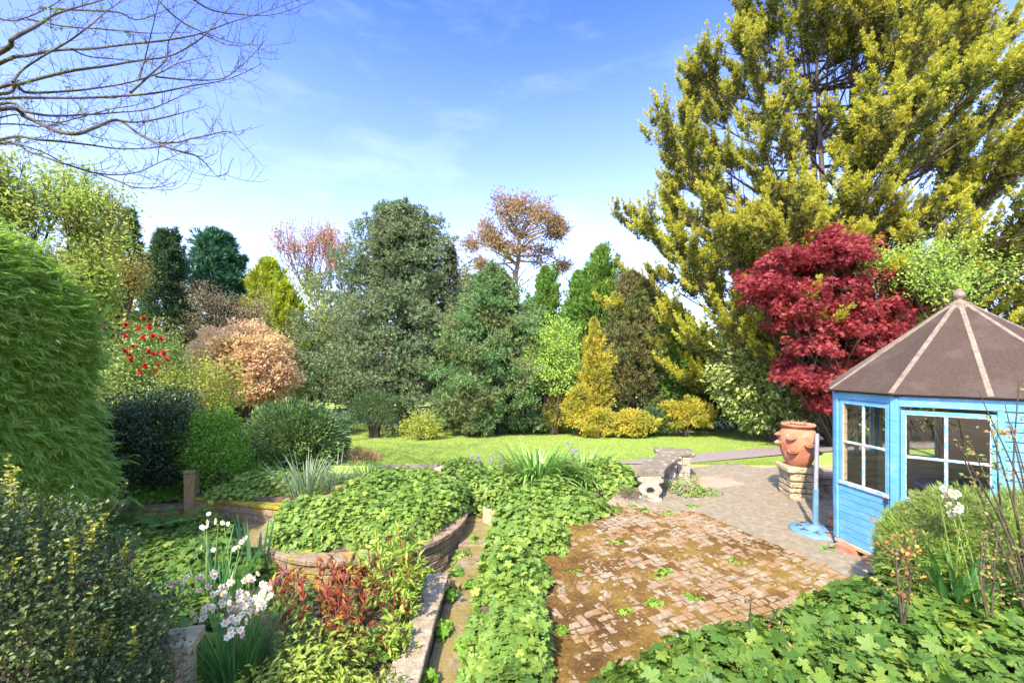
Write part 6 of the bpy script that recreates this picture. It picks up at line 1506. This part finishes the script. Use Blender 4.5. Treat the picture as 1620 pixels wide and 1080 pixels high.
# log edging, loose logs
M['log'] = surfmat('pale_log', (0.42, 0.28, 0.14), (0.62, 0.47, 0.28), scale=14, bump=0.7, stretch=(1, 1, 0.3))
le = thing('log_edging', 'edging of short upright log stakes between planter path and patio hedge', 'edging', (-0.3, 6.0, -0.45)); r = rg(330)
for i in range(13):
    t = i / 12; x, y = -0.42 + 0.42 * t, 6.12 - 0.42 * t; g = G(); tube(g, [(x, y, -0.5), (x + r.normal() * 0.004, y, -0.02 + r.normal() * 0.015)], 0.027, 10); lathe(g, [(0.027, 0), (0.0, 0.004)], (x, y, -0.02), 10); g.build('stake', M['log'], le, True)
g = G(); tube(g, curve([(-1.62, 8.0, -0.02), (-1.35, 8.15, 0.06), (-1.05, 8.3, 0.20)], 8), np.linspace(0.075, 0.06, 8) + rg(331).normal(size=8) * 0.006, 14); o = roughen(g.build('log', M['log'], None, True), 0.02, 0.08, 1, 0.004); tag(o, 'pale fallen log lying in the bed by the short dark wall', 'log')
g = G(); obox(g, (-1.0, 7.35, 0.05), (0.97, -0.2, -0.08), (0.2, 0.97, 0), (0, 0, 1), -0.32, 0.32, -0.06, 0.06, -0.03, 0.03); o = roughen(g.build('plank', M['log']), 0.012, 0.05, 2); tag(o, 'orange brown plank behind the round planter', 'plank')
g = G(); obox(g, (-3.05, 7.0, 0.0), (0.97, -0.2, 0.1), (0.2, 0.97, 0), (0, 0, 1), -0.22, 0.22, -0.06, 0.06, 0.0, 0.06); o = roughen(g.build('stone_slab', M['stone_moss']), 0.012, 0.05, 2); tag(o, 'small brown stone slab among the grey strap leaves', 'stone')

# ------------------------------------------------------------------ right foreground plants
r = rg(340); th = thing('needle_bush', 'rounded bush of fine yellow green needles in front of the summerhouse', 'shrub', (3.8, 3.42, 0.1)); g = G()
for c, rd, m in (((3.85, 3.4, 0.62), (0.44, 0.30, 0.46), 760), ((3.52, 3.48, 0.50), (0.32, 0.28, 0.46), 480), ((4.18, 3.32, 0.58), (0.28, 0.28, 0.46), 420)):
    blob(g, c, rd, m, 0.07, 14, 0.062, r, [t_tuft(12, 0.075, 0.42, 60 + i) for i in range(3)], shell=0.6, lump=0.3, out=0.7, up=0.3, jit=0.45)
g.build('foliage', M['rosemary'], th); w = G(); stems(w, (3.8, 3.42, 0.08), [np.array([3.8, 3.4, 0.45]) + rdir(r, 1)[0] * [0.5, 0.25, 0.42] for _ in range(60)], r, 0.014, 5); w.build('stem', M['bark'], th, True)
def rose(name, label, base, tips, seed, leafn, mat, size=0.035, r0=0.011):
    r = rg(seed); th = thing(name, label, 'shrub', base); w = G(); g = G()
    for t in tips:
        c = curve([np.array(base), np.array(base) * 0.5 + np.array(t) * 0.5 + r.normal(size=3) * 0.06 + [0, 0, 0.04], np.array(t)], 14); tube(w, c, np.linspace(r0, 0.003, 14), 6)
        for k in range(4, 14):
            for _ in range(leafn):
                if r.uniform() < 0.65:
                    d = rdir(r, 1)[0]; e = c[k] + d * r.uniform(0.03, 0.12); tube(w, [c[k], e], 0.0018, 4); m = 5
                    P = e + r.normal(size=(m, 3)) * 0.02; multi(g, ROUND, P, frames(d + r.normal(size=(m, 3)) * 0.6, r.normal(size=(m, 3)) + [0, 0, 1]), size * r.uniform(0.6, 1.2, m), r)
    g.build('foliage', M[mat], th); w.build('stem', M['twig'], th, True)
M['roseleaf'] = leafmat('rose_leaf', [(0.14, 0.22, 0.05), (0.26, 0.30, 0.07), (0.38, 0.16, 0.06), (0.30, 0.34, 0.10)], 0.3, 0.4)
b = at(1640, 800, 2.9)
rose('rose_bush', 'sparse rose bush with rusty young leaves in front of the blue boards', (b[0], b[1], 0.2), [at(*q) for q in ((1548, 618, 2.9), (1590, 640, 2.85), (1612, 600, 2.95), (1530, 690, 2.8), (1500, 668, 2.85), (1515, 700, 2.75), (1600, 670, 2.7), (1575, 690, 3.0), (1640, 620, 2.8), (1560, 655, 2.9))], 341, 1, 'roseleaf', 0.034)
b = at(1428, 930, 2.75)
rose('rusty_sapling', 'little sapling with rusty orange leaves left of the needle bush', (b[0], b[1], 0.35), [at(*q) for q in ((1432, 850, 2.75), (1450, 842, 2.78), (1415, 865, 2.72), (1398, 855, 2.75))], 342, 1, 'rust', 0.028, 0.009)
b = at(1188, 1030, 2.55)
rose('rusty_sapling', 'thin bare sapling standing in the foreground leaves', (b[0], b[1], 0.25), [at(*q) for q in ((1188, 948, 2.55), (1240, 975, 2.5), (1228, 968, 2.55))], 343, 1, 'roseleaf', 0.022, 0.006)
b = at(1568, 900, 2.75)
rose('rusty_sapling', 'leggy sapling right of the white daffodils', (b[0], b[1], 0.35), [at(*q) for q in ((1565, 830, 2.75), (1580, 822, 2.8), (1555, 850, 2.75))], 344, 1, 'roseleaf', 0.028, 0.008)

# grass blades: near corner and the nearer lawn
def blades(g, x, y, z, L, w, r):
    n = len(x); az = r.uniform(0, 2 * PI, n); le = r.uniform(0.1, 0.7, n); d = np.stack([np.cos(az) * le, np.sin(az) * le, np.ones(n)], -1); scatter(g, np.array([(-w / 2, 0, 0), (w / 2, 0, 0), (0.2 * w, 1, 0.08)]) , [(0, 1, 2)], np.stack([x, y, z], -1), frames(d, r.normal(size=(n, 3))), np.stack([np.ones(n), L * r.uniform(0.5, 1.2, n), L * np.ones(n)], -1))
r = rg(350); g = G(); n = 14000; x = r.uniform(1.7, 3.6, n); y = r.uniform(1.3, 2.5, n); blades(g, x, y, np.full(n, 0.12), 0.09, 0.005, r)
kind(g.build('grass', M['grassblade']), 'stuff')
g = G(); prism(g, [(5.7, 1.0), (5.7, 3.2), (2.8, 2.4), (1.5, 1.6), (1.5, 1.0)], -0.5, 0.115); kind(g.build('grass_bank', M['grass']), 'structure')
g = G(); n = 150000; t = r.uniform(0, 1, n) ** 1.6; y = 8.65 + t * 10; x = r.uniform(-0.42, 0.66, n) * y * 1.15
keep = ~((y < 13.5) & (x > 1.8) & (y > 8.6 + np.interp(x, [1.9, 3.2, 4.1, 5.4, 7.2, 10, 16], [0, 0, 0.25, 0.8, 1.55, 2.35, 2.9])) & (y < np.interp(x, [1.9, 3.6, 5.6, 7.6, 10.4, 16], [8.75, 9.7, 10.6, 11.5, 12.6, 13.4])))
x, y = x[keep], y[keep]; blades(g, x, y, lawnz(x, y), 0.045, 0.008, r); kind(g.build('grass', M['grassblade']), 'stuff')
# weeds along the narrow path, dead leaves on the ground cover
r = rg(355)
for i, (x, y) in enumerate(((-0.63, 3.7), (-0.64, 3.1), (-0.62, 2.7), (-0.40, 3.5), (-0.62, 4.7), (-0.5, 5.5), (-0.45, 4.45), (-0.63, 2.35), (-1.0, 4.62), (-0.66, 4.25))):
    g = G(); mound(g, (x, y, -0.27), (0.06 + r.uniform(0, 0.05), 0.09, 0.10), 60, 0.036, r, LEAF + PALMS, tilt=0.8)
    o = g.build('weed', M['bright']); tag(o, 'small green weed tuft growing along the mossy narrow path', 'weed', 'weeds along the narrow path')
g = G(); carpet(g, FGP, lambda x, y: fgz(x, y) + 0.012, 90, 0.034, r, PALM + LEAF, 1, 0.8, 0.02); kind(g.build('yellowed_leaves', leafmat('yellowed_leaf', [(0.42, 0.36, 0.06), (0.36, 0.22, 0.06), (0.30, 0.40, 0.06)], 0.3)), 'stuff')
# weeds between the paving bricks
r = rg(360)
for i, (px, py) in enumerate(((905, 905), (975, 857), (1048, 912), (1098, 945), (1165, 888), (1052, 905), (990, 968), (890, 998), (1000, 800), (955, 790), (1035, 955), (1095, 800), (1312, 868), (1020, 808), (1060, 812))):
    D = 1408 / (py - 572); p = at(px, py, D); g = G(); mound(g, (p[0], p[1], -0.01), (0.07 + r.uniform(0, 0.05), 0.06, 0.05), 34, 0.028, r, LEAF + PALMS, tilt=0.7)
    o = g.build('weed', M['bright']); tag(o, 'small green weed tuft growing between the mossy patio bricks', 'weed', 'weeds between the patio bricks')
r = rg(370); th = thing('blue_flower_clump', 'low green clump with pale blue flowers beside the stone bench', 'plant', (2.95, 6.75, 0)); g = G(); mound(g, (2.95, 6.85, 0), (0.30, 0.32, 0.24), 620, 0.05, r, LEAF, tilt=0.8); mound(g, (3.2, 6.75, 0), (0.30, 0.22, 0.10), 320, 0.045, r, LEAF, tilt=0.8); g.build('foliage', M['camgreen'], th)
g = G(); P = mound(g, (2.85, 6.9, 0.06), (0.22, 0.25, 0.26), 60, 0.018, r, ROUND, zmin=0.4); g.build('flower', M['blueflower'], th)
for i, (x, y, lb) in enumerate(((2.05, 1.95, 'curled orange fallen leaf on the grass corner'), (1.75, 1.83, 'brown fallen leaf between grass and leafy cover'))):
    r = rg(380 + i); g = G(); scatter(g, *t_palm(5, 7, False, 0.45), np.array([[x, y, 0.185]]), frames(np.array([[0.6, 0.7, 0.2]]), np.array([[0.1, -0.3, 1.0]])), np.array([0.035])); o = g.build('fallen_leaf', M['rust']); tag(o, lb, 'leaf')
r = rg(385); g = G(); n = 260; kk = r.uniform(0, 1, (n, 2)); x = 0.5 + 3.4 * kk[:, 0]; y = 2.4 + 3.6 * kk[:, 1]; mk = inside(BRK, x, y); x, y = x[mk], y[mk]; n = len(x)
multi(g, ROUND + NARROW, np.stack([x, y, np.full(n, 0.012)], -1), frames(r.normal(size=(n, 3)) * [1, 1, 0.15], np.array([0, 0, 1.0]) + r.normal(size=(n, 3)) * 0.3), r.uniform(0.012, 0.04, n), r); kind(g.build('leaf_litter', M['dry']), 'stuff')
r = rg(371); g = G()
for i in range(120):
    p = np.array([1.92 + r.normal() * 0.12, 6.55 + r.normal() * 0.12, 0.01 + r.uniform(0, 0.10)]); d = rdir(r, 1)[0] * [1, 1, 0.5]; tube(g, [p, p + d * r.uniform(0.08, 0.22)], 0.003, 4)
o = g.build('twig_pile', M['twig']); tag(o, 'heap of dry twigs at the foot of the stone bench', 'twigs')
print('objects', len(S.objects), 'verts', sum(len(o.data.vertices) for o in S.objects if o.type == 'MESH'))
